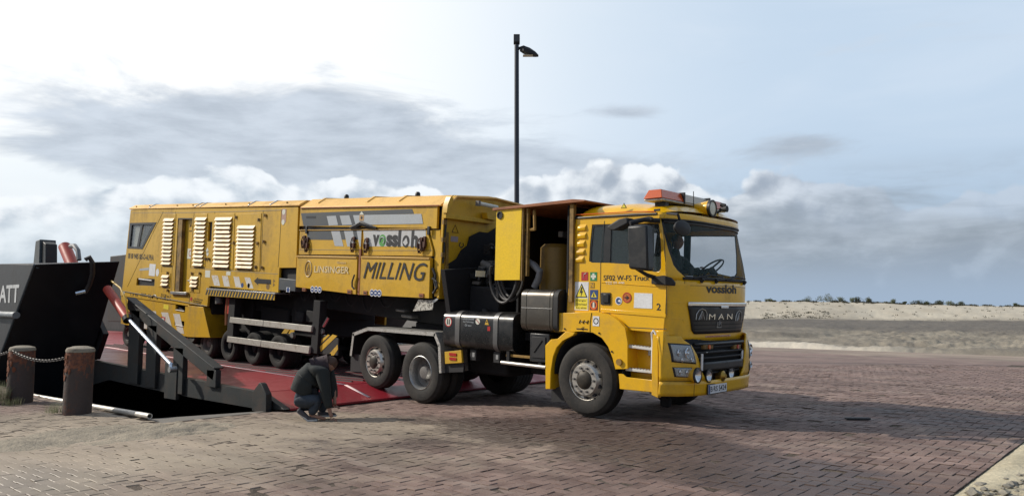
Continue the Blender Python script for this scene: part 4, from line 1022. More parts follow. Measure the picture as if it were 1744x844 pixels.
# corner creases
for z in (1.66, 1.44): MB().tube([(xf(y, z)+.006, y, z) for y in rng_(.12, .33, 5)]+[(xf(.35, z)+.004, .36, z-.06)], .008, 6).build('body_crease', YC, trk)
# ---- bumper
def xb(y, z=.8):
    u = abs((y-1.23)/1.22); return 1.075+.375*(1-min(1.0, u)**4.0)+.025*sm(z, .4, .7)-.045*sm(z, .9, 1.22)
bl = interp([(.62, .62), (.75, .52), (.95, .45), (1.10, .375), (1.14, .30), (1.22, .24)])
zs_ = rng_(.62, 1.215, 10)
bmp = fpatch('bumper', YC, trk, zs_, K(.012), bl, 0, 14, .025, xb)
fpatch('bumper_corner', YC, bmp, zs_, lambda z: 2.24-bl(z), K(2.448), 0, 14, .025, xb)
fpatch('bumper_lower', YC, bmp, rng_(.425, .617, 4), K(.012), K(2.448), .004, 40, .025, xb)
PL('bumper_side', YC, bmp, [(.985, .43), (1.08, .40), (1.075, 1.0), (1.055, 1.215), (1.0, 1.235), (.985, 1.0)], .012, .10, bev=.004)
PL('bumper_side', YC, bmp, [(.985, .43), (1.08, .40), (1.075, 1.0), (1.055, 1.215), (1.0, 1.235), (.985, 1.0)], 2.36, 2.448, bev=.004)
MB().tube([(xb(y, .6)+.016, y, .622-.01*sm(y, .3, .5)) for y in rng_(.02, .40, 8)]+[(xb(.41, .5)+.016, .405, .50), (xb(.41, .42)+.016, .41, .41)], .004, 5).build('panel_gap', BARP, bmp)
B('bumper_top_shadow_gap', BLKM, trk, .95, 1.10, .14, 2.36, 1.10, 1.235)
gb = fpatch('grille_back', CHAS, trk, rng_(.60, 1.20, 6), K(.33), K(2.17), -.10, 20, .02, xb)
GL2 = interp([(.78, .57), (1.16, .36)])
for i, z in enumerate((.70, .80, .90, .975, 1.045)):
    fpatch('grille_slat', BLKM, gb, [z, z+.026], lambda q_: GL2(z), lambda q_: 2.22-GL2(z), -.045+.012*(i % 2), 20, .03, xb)
fpatch('grille_bar', BLK, gb, rng_(.745, .86, 4), K(.55), K(1.70), -.015, 18, .04, xb)
fpatch('grille_top_bar', BLK, gb, rng_(1.085, 1.118, 2), K(.46), K(1.84), -.02, 18, .04, xb)
u0, v0, u1, v1 = bx2((0.67,0.979), (1.292,1.001)); B('light_bar', ALU, gb, 1.38, 1.435, u0, u1, v0, v1, .008); B('light_bar_glass', LENS, gb, 1.4355, 1.439, u0+.02, u1-.02, v0+.01, v1-.01)
for c0_, c1_ in (((0.598,1.034), (0.856,1.093)), ((1.479,1.004), (1.699,1.065))):
    u0, v0, u1, v1 = bx2(c0_, c1_); B('marker_bracket', BROWN, gb, 1.38, 1.44, u0, u1, v0, v1, .01); MB().cyl((1.44, (u0+u1)/2, (v0+v1)/2), (1.455, (u0+u1)/2, (v0+v1)/2), .03).build('marker_lamp', REDL if u0 > 1 else AMBER, gb)
# headlamps
def lamp(name, pts, parts, side, off=.012):
    """pts: top-outer, top-inner, bottom-inner, bottom-outer corners (y,z) on the bumper skin"""
    (ya, za), (yb_, zb_), (yc, zc), (yd, zd) = pts
    def patch(nm, m, par, g, o_, th):
        def F(i, j):      # i across, j down
            y = (ya+(yb_-ya)*i)*(1-j)+(yd+(yc-yd)*i)*j; z = (za+(zb_-za)*i)*(1-j)+(zd+(zc-zd)*i)*j
            cy, cz = (ya+yb_+yc+yd)/4, (za+zb_+zc+zd)/4; y = cy+(y-cy)*g; z = cz+(z-cz)*g
            if side: y = 2.40-y
            return (xb(y, z)+o_, y, z)
        return MB().grid([[F(i/14, j/8) for i in range(15)] for j in range(9)]).build(nm, m, par, solid=th, normals=False)
    h = patch(name, BLK, trk, 1.16, off, .012)
    if 'lamp_housing_grey' not in MATS: mat('lamp_housing_grey', (.36, .38, .39), .28, .5)
    patch('reflector_housing', MATS['lamp_housing_grey'], h, 1.0, off+.009, .004)
    for (y, z, r) in parts:
        if side: y = 2.40-y
        MB().lathe([(r*1.25, .0), (r*1.1, .010), (r*.95, .004), (r*.6, -.004), (r*.34, -.002), (r*.30, .014), (0, .020)], (xb(y, z)+off+.016, y, z), 24, axis='x').build('reflector', LAMPIN, h)
    patch('lens', LENS, h, 1.0, off+.036, .002); return h
hp_ = [(.115, 1.105), (.345, 1.09), (.395, .865), (.130, .890)]
for sd in (0, 1):
    lamp('headlight', hp_, [(.190, .995, .040), (.290, .99, .058), (.22, .905, .026), (.34, .91, .026)], sd)
    lamp('fog_light', [(.135, .800), (.335, .795), (.350, .680), (.155, .690)], [(.20, .745, .030), (.285, .740, .032)], sd)
def spot(name, y, z, r, m, x0, x1, tgt=trk):
    s_ = MB().lathe([(r*.55, x0), (r*.9, x0+.05), (r*1.0, x1-.03), (r*1.08, x1-.02), (r*1.08, x1), (r*.94, x1)], (0, y, z), 28, axis='x').build(name, m, tgt)
    MB().lathe([(r*1.10, x1-.022), (r*1.12, x1+.004), (r*.95, x1+.006)], (0, y, z), 28, axis='x').build('lamp_ring', BLK, s_)
    MB().lathe([(r*.95, x1-.004), (r*.6, x1-.03), (0, x1-.045)], (0, y, z), 24, axis='x').build('lamp_reflector', LAMPIN, s_)
    MB().lathe([(r*.95, x1-.002), (r*.5, x1+.008), (0, x1+.011)], (0, y, z), 24, axis='x').build('lamp_glass', LENS, s_); return s_
spot('spotlight', .375, .705, .094, YC, 1.28, 1.47); spot('spotlight', 1.88, .705, .094, YC, 1.24, 1.44)
spot('spotlight', .68, .678, .083, BLK, 1.38, 1.47); spot('spotlight', 1.34, .678, .083, BLK, 1.38, 1.47)
MB().lathe([(.07, 1.40), (.075, 1.49), (.05, 1.50), (.03, 1.53), (0, 1.53)], (0, 1.05, .655), 18, axis='x').build('coupling_plug', mat('brass', (.45, .28, .06), .35, .9, dirt=(.06, .05, .03), amt=.8, dscale=12), trk)
for y in (.50, 1.76): MB().cyl((1.455-.03*(y > 1), y, .76), (1.46-.03*(y > 1), y, .98), .016).build('marker_rod', WHITE, trk)
u0, v0, u1, v1 = .645, .440, 1.175, .558
npl = B('number_plate', BLK, trk, 1.465, 1.477, u0-.015, u1+.015, v0-.012, v1+.012, .004)
B('plate_face', WHITE, npl, 1.4775, 1.480, u0, u1, v0, v1); B('plate_blue_band', BLUES, npl, 1.4805, 1.4815, u0+.003, u0+.045, v0+.003, v1-.003)
text('lettering', 'B·RS 5424', LETB, npl, (u0+.06, v0+.022, u1-.02, v1-.022), 1.4806, 'x', bold=.01, ext=.001)
B('side_deflector', YC, trk, .90, 1.03, 2.46, 2.50, 1.20, 1.88, .01); B('deflector_rubber', BLKM, trk, 1.031, 1.07, 2.44, 2.49, 1.22, 1.86, .008)
# wipers
for a, c in ((.45, 1.15), (1.25, 1.95)):
    MB().tube([(xf(y, 2.0)+.035, y, z) for y, z in ((a, 1.99), (a+.35, 2.04), (c, 2.02))], .012, 6).build('wiper', BLKM, trk)
for y in (.98, 1.94, .62): MB().cyl((xf(y)+.01, y, 1.945), (xf(y)+.045, y, 1.985), .028, n=10).build('wiper_pivot', BLKM, trk)
# ---- side windows
gb0 = [(a, b_) for a, b_ in win]
cx_ = sum(p[0] for p in win)/len(win); cz_ = sum(p[1] for p in win)/len(win)
inn = [(cx_+(a-cx_)*.965, cz_+(b_-cz_)*.955) for a, b_ in win]
for yy, nm in ((.108, 'side_window'), (2.370, 'side_window')):
    sw = PL(nm, BLK, trk, win, yy, yy+.020, holes=[inn])
    PL('pane', GLASSD if yy < 1 else GLASSF, sw, inn, yy+.008, yy+.014)
    a, b_ = (0.09,2.47), (0.219,2.466)
    PL('window_pillar', BLK, sw, [(a[0]+.02, 2.04), (b_[0], 2.04), (b_[0]+.02, 2.74), (a[0]+.03, 2.75)], yy-.003 if yy < 1 else yy+.002, yy+.024)
gp1 = [(0.125,2.791), (0.09,2.47), (0.07,2.186), (0.073,1.88), (0.061,1.491)]
MB().tube([(a, .0995, b_) for a, b_ in gp1], .0045, 5).build('door_gap', BARP, trk)
gp2 = [(1.081,2.694), (1.107,2.441), (1.133,2.058), (1.152,1.489)]
MB().tube([(a, .0995, b_) for a, b_ in gp2], .0045, 5).build('door_gap', BARP, trk)
gp3 = [(0.076,1.506), (0.214,1.484), (0.363,1.422), (0.563,1.299), (1.151,1.301)]
MB().tube([(a, .0995, b_) for a, b_ in gp3], .005, 5).build('door_gap', BARP, trk)
c0, c1 = (0.092,1.914), (1.138,1.857)
MB().tube([(c0[0], .098, c0[1]), (c1[0], .098, c1[1])], .006, 6).build('door_crease', YC, trk)
c0, c1 = (0.093,1.542), (1.142,1.505)
PL('door_lower_trim', YC, trk, [(c0[0], c0[1]), (c1[0], c1[1]), (c1[0], c1[1]-.05), (c0[0], c0[1]-.05)], .090, .0985, bev=.004)
# pressed vents behind the door
for i, (za, zb) in enumerate(((262, 302), (310, 352), (360, 405), (414, 452), (460, 502))):
    a, b_ = (-0.24,2.665), (-0.24,2.66)
    p0_, p1_ = ((-0.352,2.758), (-0.35,2.645), (-0.353,2.529), (-0.365,2.403), (-0.377,2.295))[i], ((-0.182,2.658), (-0.18,2.542), (-0.2,2.42), (-0.204,2.311), (-0.218,2.196))[i]
    x0_, z1_, x1_, z0_ = p0_[0], p0_[1], p1_[0], p1_[1]
    MB().hexa([(x0_, .099, z0_), (x1_, .099, z0_), (x1_, .104, z0_), (x0_, .104, z0_), (x0_, .099, z1_), (x1_, .099, z1_), (x1_, .104, z1_), (x0_, .104, z1_)]) if False else None
    mb = MB(); mb.add([(x0_, .1, z1_), (x1_, .1, z1_), (x1_, .1, z0_), (x0_, .1, z0_), (x0_+.015, .070, z1_-.05), (x1_-.02, .070, z1_-.05), (x1_-.015, .078, z0_+.012), (x0_+.012, .078, z0_+.012)],
                      [(0, 1, 5, 4), (1, 2, 6, 5), (2, 3, 7, 6), (3, 0, 4, 7), (4, 5, 6, 7)]); mb.build('air_vent', YC, trk, bev=.006)
# handle
u0, v0, u1, v1 = bx2((0.087,1.598), (0.253,1.77))
hd_ = PL('door_handle', BLKM, trk, rect((u0, v0), (u1, v1)), .085, .0985, bev=.012)
B('handle_grip', BLK, hd_, u0+.05, u1-.02, .070, .0845, v0+.03, v1-.02, .008)
# mirrors
m0, m1, m2, m3 = (0.774,2.664), (1.071,2.668), (1.098,2.057), (0.803,2.087)
mir = PL('mirror', BLK, trk, [m0, m1, m2, m3], -.30, -.14, bev=.03)
PL('mirror_glass', CHROME, mir, [(m0[0]-.004, m0[1]-.05), (m0[0]-.002, m3[1]+.05)] and [(m0[0]+.0, m0[1]-.04), (m0[0]+.012, m0[1]-.04), (m3[0]+.012, m3[1]+.04), (m3[0]+.0, m3[1]+.04)], -.295, -.15) if False else None
PL('mirror_wide_glass', DGREY, mir, [(m1[0]+.002, m1[1]-.03), (m1[0]+.006, m1[1]-.03), (m2[0]+.006, m2[1]+.05), (m2[0]+.002, m2[1]+.05)], -.28, -.16)
m0, m1, m2, m3 = (-1.248,2.997), (-0.845,3.003), (-0.807,2.173), (-1.209,2.215)
zt_, zb_ = 2.62, 1.86
mf = PL('mirror', BLK, trk, [(.95, zt_), (1.2, zt_), (1.2, zb_), (.95, zb_)], 2.60, 2.78, bev=.03) if False else None
arm0, arm1, arm2 = (0.766,2.692), (0.871,2.758), (1.04,2.74)
MB().tube([(arm0[0], -.22, arm0[1]+.01), (arm1[0], -.05, arm1[1]), (arm2[0], .09, arm2[1]+.01)], .032, 8).build('mirror_arm', BLKM, trk)
b0_, b1_ = (0.851,2.078), (0.975,1.984)
MB().tube([(b0_[0], -.2, b0_[1]+.02), (b1_[0]-.05, -.03, b1_[1]+.03), (b1_[0], .09, b1_[1])], [.02, .028, .03], 8).build('mirror_arm', BLKM, trk)
br_ = [(0.937,1.995), (1.121,2.012), (1.23,1.982), (1.29,1.922), (1.281,1.874), (0.939,1.896)]
PL('mirror_bracket', BLKM, trk, br_, .045, .099, bev=.012)
u_ = [(0.334,2.678), (0.532,2.775), (0.682,2.79), (0.694,2.702), (0.508,2.626), (0.375,2.636)]
PL('kerb_mirror', BLKM, trk, u_, -.16, .02, bev=.02)
PL('kerb_mirror_arm', BLKM, trk, [(0.569,2.768), (0.939,2.804), (1.002,2.758), (0.596,2.718)], -.02, .06, bev=.01)
c_ = (0.016,2.628)
fm = MB().lathe([(0, 1.36), (.11, 1.37), (.150, 1.41), (.150, 1.43), (.10, 1.45), (0, 1.455)], (0, c_[0], c_[1]), 28, axis='x'); fm.v = [(x, c_[0]+(y-c_[0])*1.35, c_[1]+(z-c_[1])*.66) for x, y, z in fm.v]
fm.build('front_mirror', BLKM, trk); MB().tube([(1.40, c_[0], c_[1]+.05), (1.40, c_[0]-.08, 2.80), (1.12, .14, 2.85)], .018, 6).build('mirror_arm', BLKM, trk)
# stickers and lettering on the cab side
def stick(name, m, poly, parent=trk, y=.0975, t_=.002): return PL(name, m, parent, poly, y-t_, y)
s_ = stick('sticker', REDS, rect((-0.268,1.941), (-0.15,2.062))); u0, v0, u1, v1 = bx2((-0.268,1.941), (-0.15,2.062))
MB().tube([(u0+.04, .094, v0+.03), (u0+.05, .094, v0+.10), (u0+.075, .094, v1-.03), (u0+.09, .094, v0+.11), (u0+.055, .094, v0+.09)], .004, 5).build('pictogram', PALE, s_)
s_ = stick('sticker', GREENS, rect((-0.11,1.935), (0.008,2.061))); u0, v0, u1, v1 = bx2((-0.11,1.935), (0.008,2.061)); cx, cz = (u0+u1)/2, (v0+v1)/2; h_ = (u1-u0)*.38
PL('cross', PALE, s_, [(cx-h_, cz-.018), (cx-.018, cz-.018), (cx-.018, cz-h_), (cx+.018, cz-h_), (cx+.018, cz-.018), (cx+h_, cz-.018), (cx+h_, cz+.018), (cx+.018, cz+.018), (cx+.018, cz+h_), (cx-.018, cz+h_), (cx-.018, cz+.018), (cx-h_, cz+.018)], .0935, .095)
A_, B_ = (-0.381,1.509), (-0.135,1.919); u0, v0, u1, v1 = bx2(A_, B_); wd = u1-u0; ht = v1-v0
s_ = stick('warning_sign', WHITE, rect(A_, B_)); B('yellow_field', YELS, s_, u0+.012, u1-.012, .0935, .095, v0+.012, v0+ht*.42)
tr = [(u0+.015, v0+ht*.45), (u1-.015, v0+ht*.45), ((u0+u1)/2, v1-.02)]
PL('triangle', LETB, s_, tr, .0935, .095); cxx = (u0+u1)/2; czz = v0+ht*.60
PL('triangle', YELS, s_, [(cxx+(a-cxx)*.80, czz+(b_-czz)*.80) for a, b_ in tr], .092, .0933)
PL('lightning_bolt', LETB, s_, [(cxx-.005, czz+.09), (cxx-.032, czz+.0), (cxx-.002, czz+.01), (cxx-.012, czz-.06), (cxx+.032, czz+.035), (cxx+.004, czz+.03), (cxx+.02, czz+.09)], .0905, .0917)
for i, tx in enumerate(('Danger', 'Overhead', 'live wires')):
    z_ = v0+ht*.30-i*ht*.125; text('lettering', tx, LETB, s_, (u0+.03, z_, u1-.03, z_+ht*.075), .0933, ext=.001)
s_ = stick('sticker', BLUES, rect((-0.108,1.672), (0.03,1.807))); u0, v0, u1, v1 = bx2((-0.108,1.672), (0.03,1.807)); cx = (u0+u1)/2
PL('triangle', YELS, s_, [(u0+.02, v0+.03), (u1-.02, v0+.03), (cx, v1-.025)], .0935, .095); PL('pictogram', LETB, s_, [(cx-.015, v0+.04), (cx+.015, v0+.04), (cx, v0+.10)], .092, .0933)
s_ = stick('sticker', mat('maroon_film', (.14, .02, .015), .5), rect((-0.11,1.517), (0.03,1.662))); u0, v0, u1, v1 = bx2((-0.11,1.517), (0.03,1.662)); cx, cz = (u0+u1)/2, (v0+v1)/2
PL('ring', ORNG, s_, circ((cx, cz), .065), .0935, .095, holes=[circ((cx, cz), .045)]); PL('pictogram', PALE, s_, [(cx-.018, cz-.04), (cx+.018, cz-.04), (cx+.014, cz+.04), (cx-.014, cz+.04)], .0935, .095)
s_ = stick('sticker', BROWN, rect((-0.108,1.832), (-0.036,1.911)))
text('lettering', 'N', YC, s_, bx2((-0.1,1.842), (-0.045,1.902)), .0955, ext=.001)
text('lettering', 'SF02 W-FS Truck', LETB, trk, bx2((0.124,1.943), (0.88,2.016)), .0985, bold=.006)
text('lettering', 'TCS 00-600', WHITE, trk, bx2((0.158,1.89), (0.475,1.923)), .0985, bold=.01)
stick('white_panel', WHITE, [(0.644,1.776), (0.928,1.77), (0.928,1.566), (0.637,1.569)])
text('lettering', '2', LETB, trk, bx2((0.995,1.549), (1.06,1.64)), .0985, bold=.01)
c_ = (0.523,1.708); s_ = stick('round_sticker', mat('orange_brown_film', (.50, .13, .02), .5), circ(c_, .072)); PL('ring', REDS, s_, circ(c_, .072), .0935, .095, holes=[circ(c_, .060)])
PL('arrow', LETB, s_, [(c_[0]-.04, c_[1]-.008), (c_[0]+.0, c_[1]-.008), (c_[0]-.01, c_[1]-.035), (c_[0]+.04, c_[1]), (c_[0]-.01, c_[1]+.035), (c_[0], c_[1]+.008), (c_[0]-.04, c_[1]+.008)], .092, .0933)
c_ = (0.387,1.659); s_ = stick('round_sticker', WHITE, circ(c_, .056)); PL('pictogram', BLUES, s_, circ(c_, .044), .0935, .095); PL('pictogram', WHITE, s_, [(c_[0]-.01, c_[1]-.01), (c_[0]+.04, c_[1]-.02), (c_[0]+.03, c_[1]+.02), (c_[0], c_[1]+.012)], .092, .0933)
c_ = (0.064,1.366); s_ = stick('sticker', WHITE, [(c_[0]-.055, c_[1]-.07), (c_[0]+.055, c_[1]-.07), (c_[0]+.055, c_[1]+.07), (c_[0]-.055, c_[1]+.07)], y=.0155); PL('ring', LETB, s_, circ(c_, .045), .0120, .0133, holes=[circ(c_, .032)])
c_ = (0.442,2.967); PL('roof_triangle', LETB, trk, [(c_[0]-.05, 2.955), (c_[0]+.05, 2.955), (c_[0], 3.03)], .113, .118); PL('roof_triangle', YELS, trk, [(c_[0]-.034, 2.962), (c_[0]+.034, 2.962), (c_[0], 3.015)], .110, .1125)
# ---- wheel arches
arch_o = [(-0.602,1.186), (-0.608,1.456), (0.048,1.496), (0.281,1.464), (0.443,1.386), (0.549,1.294), (0.594,1.104), (0.602,0.74), (0.401,0.719), (0.351,0.869), (0.276,1.019), (0.165,1.135), (0.012,1.201), (-0.18,1.209), (-0.315,1.198)]
ar = MB().plate(arch_o, .018, .30).build('wheel_arch', YC, trk, bev=.018)
MB().tube([(a, .014, b_) for a, b_ in ((-0.039,1.203), (-0.039,1.339), (-0.016,1.48))], .004, 5).build('panel_gap', BARP, ar)
ra = [(-0.476,1.19), (-0.295,1.19), (-0.306,1.155), (-0.503,1.063), (-0.62,0.951), (-0.692,0.794), (-0.721,0.627), (-0.726,0.331), (-0.827,0.326), (-0.846,0.972), (-0.738,1.066), (-0.617,1.08)]
MB().plate(ra, .0, .30).build('rear_mudguard', YC, trk, bev=.012)
MB().plate([(a*1.0, b_-.01) for a, b_ in [(-0.809,0.317), (-0.799,0.138), (-0.546,0.175), (-0.551,0.426)]], .12, .14).build('mudflap', BLKM, trk)
for a in ((-0.492,1.231), (-0.181,1.246), (0.123,1.2), (0.341,0.957)): MB().cyl((a[0], .005, a[1]), (a[0], .02, a[1]), .013, n=8).build('bolt', BLK, ar)
for i in range(5):
    a = (-0.232,1.342); MB().tube([(a[0]+i*.035, .013, a[1]-.02+.025*(i % 2)), (a[0]+i*.035+.02, .013, a[1]+.03-.02*(i % 2))], .007, 5).build('small_print', LETB, ar)
B('small_print', LETB, ar, -.28, -.08, .0135, .0155, 1.235, 1.25)
text('lettering', '-T-', LETB, ar, bx2((-0.201,1.229), (-0.116,1.272)), .0155)
# inner arch, dark
mb = MB(); rows = []
for i in range(15):
    a = math.pi*(i/14)*1.06-.12; rows.append([(-.10+.60*math.cos(a), y, .60+.60*math.sin(a)) for y in (.06, .75)])
mb.grid(rows).build('arch_liner', CHAS, trk, solid=.02)
B('cab_floor', CHAS, trk, -.48, 1.02, .30, 2.2, 1.16, 1.34)
rows = []
for i in range(15):
    a = math.pi*(i/14)*1.06-.12; rows.append([(-.10+.60*math.cos(a), y, .60+.60*math.sin(a)) for y in (1.75, 2.48)])
MB().grid(rows).build('arch_liner', YC, trk, solid=.02)
# ---- steps
PL('step_recess', YC, trk, [(.55, .70), (1.03, .70), (1.06, 1.25), (.52, 1.27)], .26, .29)
PL('step_side_panel', YC, trk, [(1.042,1.275), (1.151,1.274), (1.127,0.676), (1.086,0.668), (1.054,0.753)], .02, .26, bev=.004)
lowb = [(0.447,0.659), (0.521,0.661), (0.573,0.626), (1.001,0.622), (1.03,0.671), (1.098,0.669), (1.091,0.464), (0.472,0.456)]
PL('step_box', YC, trk, lowb, .03, .05, bev=.004); B('step_box_inner', YC, trk, .46, 1.09, .25, .27, .46, .68); B('step_box_side', YC, trk, .455, .475, .05, .25, .46, .66)
for (a, b_) in (((0.521,1.062), (0.974,1.043)), ((0.544,0.744), (0.978,0.741)), ((0.556,0.466), (0.922,0.476))):
    st_ = MB().hexa([(a[0], .05, a[1]-.035), (b_[0], .05, b_[1]-.035), (b_[0], .25, b_[1]-.035), (a[0], .25, a[1]-.035), (a[0], .05, a[1]), (b_[0], .05, b_[1]), (b_[0], .25, b_[1]), (a[0], .25, a[1])]).build('step', WHITEW, trk, bev=.005)
    for k_ in range(9):
        t_ = (k_+.5)/9; x_ = a[0]+(b_[0]-a[0])*t_; z_ = a[1]+(b_[1]-a[1])*t_; B('grip_tooth', ALUW, st_, x_-.014, x_+.014, .052, .075, z_-.003, z_+.012)
rl = [(0.975,0.751), (0.978,0.916), (0.98,1.127), (0.969,1.243), (0.993,1.281), (1.023,1.246), (1.033,1.211)]
MB().tube([(p_[0], .03, p_[1]) for p_ in rl], .0145, 10).build('grab_rail', WHITE, trk)
u0, v0, u1, v1 = bx2((0.804,0.924), (0.947,1.019)); cb = B('step_lamp', ALU, trk, u0, u1, .20, .26, v0, v1, .01); B('lamp_face', BLK, cb, u0+.05, u1-.02, .195, .1995, v0+.03, v1-.02)
u0, v0, u1, v1 = bx2((0.834,0.539), (0.952,0.66)); B('tow_eye_pocket', BLK, trk, u0, u1, .24, .2495, v0, v1, .01)
c_ = (0.471,0.823); MB().cyl((c_[0], -.01, c_[1]), (c_[0], .02, c_[1]), .045, n=20).build('fuel_cap', BROWN, trk)
# ---- beacon bar, floodlight, aerial on the roof
bb = B('beacon_bar', ALUW, trk, .70, 1.0, .22, 2.08, 3.045, 3.075, .01)
def trap(y0_, y1_, nm, m, e0_=0, e1_=0):
    zt, zb_ = 3.205, 3.078
    return MB().hexa([(.70, y0_, zb_), (1.00, y0_, zb_), (1.00, y1_, zb_), (.70, y1_, zb_), (.75, y0_+e0_, zt), (.95, y0_+e0_, zt), (.95, y1_-e1_, zt), (.75, y1_-e1_, zt)]).build(nm, m, bb, bev=.008)
trap(.20, .80, 'amber_beacon', AMBER, .06); trap(.812, 1.55, 'centre_section', CLEARB); trap(1.562, 2.10, 'amber_beacon', AMBER, 0, .06)
for y in (.806, 1.556): B('beacon_strap', BLK, bb, .69, 1.012, y-.014, y+.014, 3.05, 3.215, .004)
for y in (.42, .86, 1.9): B('beacon_foot', BLK, bb, .78, .95, y-.04, y+.04, 2.98, 3.047)
MB().lathe([(.055, .90), (.07, .93), (.10, 1.15), (.115, 1.22), (.115, 1.27), (.10, 1.275)], (0, 1.13, 3.005), 28, axis='x').build('floodlight', YC, trk)
MB().lathe([(.118, 1.235), (.122, 1.28), (.100, 1.283)], (0, 1.13, 3.005), 28, axis='x').build('floodlight_ring', BLK, trk); MB().lathe([(.10, 1.270), (.05, 1.281), (0, 1.284)], (0, 1.13, 3.005), 24, axis='x').build('floodlight_glass', PALE, trk)
B('floodlight_foot', BLK, trk, 1.0, 1.08, 1.08, 1.18, 2.88, 2.93)
a_ = (0.977,3.247); b_ = (0.988,3.019); MB().tube([(1.05, a_[0], a_[1]), (1.05, b_[0], b_[1]-.05)], .006, 6).build('aerial', BLKM, trk)
MB().tube([(1.05, .90, 3.0), (1.13, .93, 2.95), (1.22, 1.0, 2.86), (1.26, 1.06, 2.80)], .010, 6).build('lamp_cable', BLKM, trk)
h_ = (1.645,3.048); MB().lathe([(.02, 0), (.035, .05), (.05, .12), (0, .12)], (1.12, h_[0], h_[1]), 16, axis='x').build('roof_camera', BLKM, trk)
MB().tube([(1.13, h_[0], h_[1]-.02), (1.10, h_[0]-.07, h_[1]-.07)], .018, 6).build('camera_arm', BLKM, trk); MB().cyl((1.13, h_[0]+.02, h_[1]+.07), (1.2, h_[0]+.02, h_[1]+.05), .03, n=10).build('roof_camera', BLKM, trk)
B('roof_marker', BLK, trk, .93, 1.02, .11, .13, 2.885, 2.915)
# ---- cab interior and driver
PL('dashboard', SEAT, trk, [(.72, 1.35), (1.02, 1.35), (1.04, 1.98), (1.0, 2.02), (.85, 1.97), (.74, 1.7)], .16, 2.34, bev=.02)
for y in (.62, 1.88):
    st_ = B('seat', SEAT, trk, .02, .56, y-.25, y+.25, 1.35, 1.84, .05)
    PL('backrest', SEAT, st_, [(.04, 1.80), (.18, 1.80), (.08, 2.42), (-.04, 2.42)], y-.24, y+.24, bev=.04); PL('headrest', SEAT, st_, [(.05, 2.43), (.13, 2.43), (.09, 2.62), (.02, 2.62)], y-.13, y+.13, bev=.03)
sw = MB().lathe([(.225, -.014), (.237, 0), (.225, .014), (.213, 0)], (0, 0, 0), 32, axis='z', closed=True); sw.cyl((0, 0, -.12), (0, 0, .01), .05); sw.box(-.22, .22, -.018, .018, -.01, .008)
wo = sw.build('steering_wheel', SEAT, trk); wo.location = (.86, 1.88, 2.17); wo.rotation_euler = (0, R_(-38), 0)
for y in (1.5, 2.2): MB().tube([(.9, y, 1.98), (.9, y, 2.08)], .01, 5).build('dash_stalk', SEAT, trk); 
B('dash_phone_holder', SEAT, trk, .88, .92, 1.15, 1.25, 2.05, 2.17, .01); MB().tube([(.9, 1.2, 1.98), (.9, 1.2, 2.06)], .01, 5).build('dash_stalk', SEAT, trk)
B('dash_papers', WHITE, trk, .95, 1.12, .62, .86, 2.022, 2.03)
drv = empty('person', (-6.16, 10.72, 1.81), (0, R_(1.7), 0), 'driver in dark clothes at the steering wheel behind the windscreen', 'person')
per_keep = per; per = drv
dv = [(-.08, 0, .06), (-.10, 0, .30), (-.06, 0, .50), (-.03, 0, .60), (.0, 0, .70), (.42, -.12, .06), (.46, -.12, -.30), (.42, .12, .06), (.46, .12, -.30), (.0, -.21, .50), (.20, -.25, .30), (.44, -.17, .33), (.50, -.15, .35), (.0, .21, .50), (.2, .25, .30), (.44, .17, .33), (.5, .15, .35)]
skin('body', SEAT, dv, [(0, 1), (1, 2), (2, 3), (3, 4), (0, 5), (5, 6), (0, 7), (7, 8), (2, 9), (9, 10), (10, 11), (11, 12), (2, 13), (13, 14), (14, 15), (15, 16)], [.15, .15, .14, .06, .06, .08, .06, .08, .06, .07, .05, .035, .035, .07, .05, .035, .035])
rows = []
for i in range(13):
    t = math.pi*i/12; rows.append([(.02+.095*math.sin(t)*math.cos(a)+(.02*math.exp(-(a*3)**2-((math.cos(t)+.1)*5)**2)), .078*math.sin(t)*math.sin(a), .78+.12*math.cos(t)) for a in [2*math.pi*(j/18)-math.pi for j in range(19)]])
MB().grid(rows).build('head', SKIN, drv); rows = [[(p_[0]-.015, p_[1]*1.08, p_[2]+.012) for p_ in r_] for r_ in rows[:7]]; MB().grid(rows).build('hair', HAIR, drv)
for sgy in (-.16, .16):
    for k_ in range(4): skin('finger', SKIN, [(.50, sgy, .36-k_*.0), (.535, sgy+(k_-1.5)*.018, .375), (.545, sgy+(k_-1.5)*.018, .345)], [(0, 1), (1, 2)], [.012, .010, .009], sub=1)
per = per_keep
# ---- fuel tank, adblue box, steel silencer
def rr_(u0, v0, u1, v1, r, n=5):
    o_ = []
    for cx, cy, a0 in ((u1-r, v1-r, 0), (u0+r, v1-r, 90), (u0+r, v0+r, 180), (u1-r, v0+r, 270)):
        for i in range(n+1): a = R_(a0+90*i/n); o_.append((cx+r*math.cos(a), cy+r*math.sin(a)))
    return o_
zt0, zt1 = 1.405, .80
tk = MB().plate(rr_(.0, .80, .66, 1.415, .14), -3.08, -1.50, 'x').build('fuel_tank', TANK, trk, bev=.012)
for p_, q_ in (((-2.779,1.401), (-2.675,1.389)), ((-1.911,1.415), (-1.816,1.404))):
    MB().plate(rr_(-.010, .79, .67, 1.425, .145), p_[0], q_[0], 'x', holes=[rr_(.002, .802, .658, 1.413, .138)]).build('tank_strap', STRAP, tk)
c_ = (-2.408,1.466); MB().cyl((c_[0], .33, 1.40), (c_[0], .33, 1.46), .06).build('filler_cap', BLKM, tk)
c_ = (-2.948,1.235); s_ = stick('round_sticker', PALE, circ(c_, .085), tk, -.002); PL('ring', REDS, s_, circ(c_, .085), -.0055, -.0042, holes=[circ(c_, .068)])
for dx_ in (-.022, .022): PL('pictogram', LETB, s_, [(c_[0]+dx_-.014, c_[1]-.045), (c_[0]+dx_+.014, c_[1]-.045), (c_[0]+dx_+.010, c_[1]+.045), (c_[0]+dx_-.010, c_[1]+.045)], -.0055, -.0042)
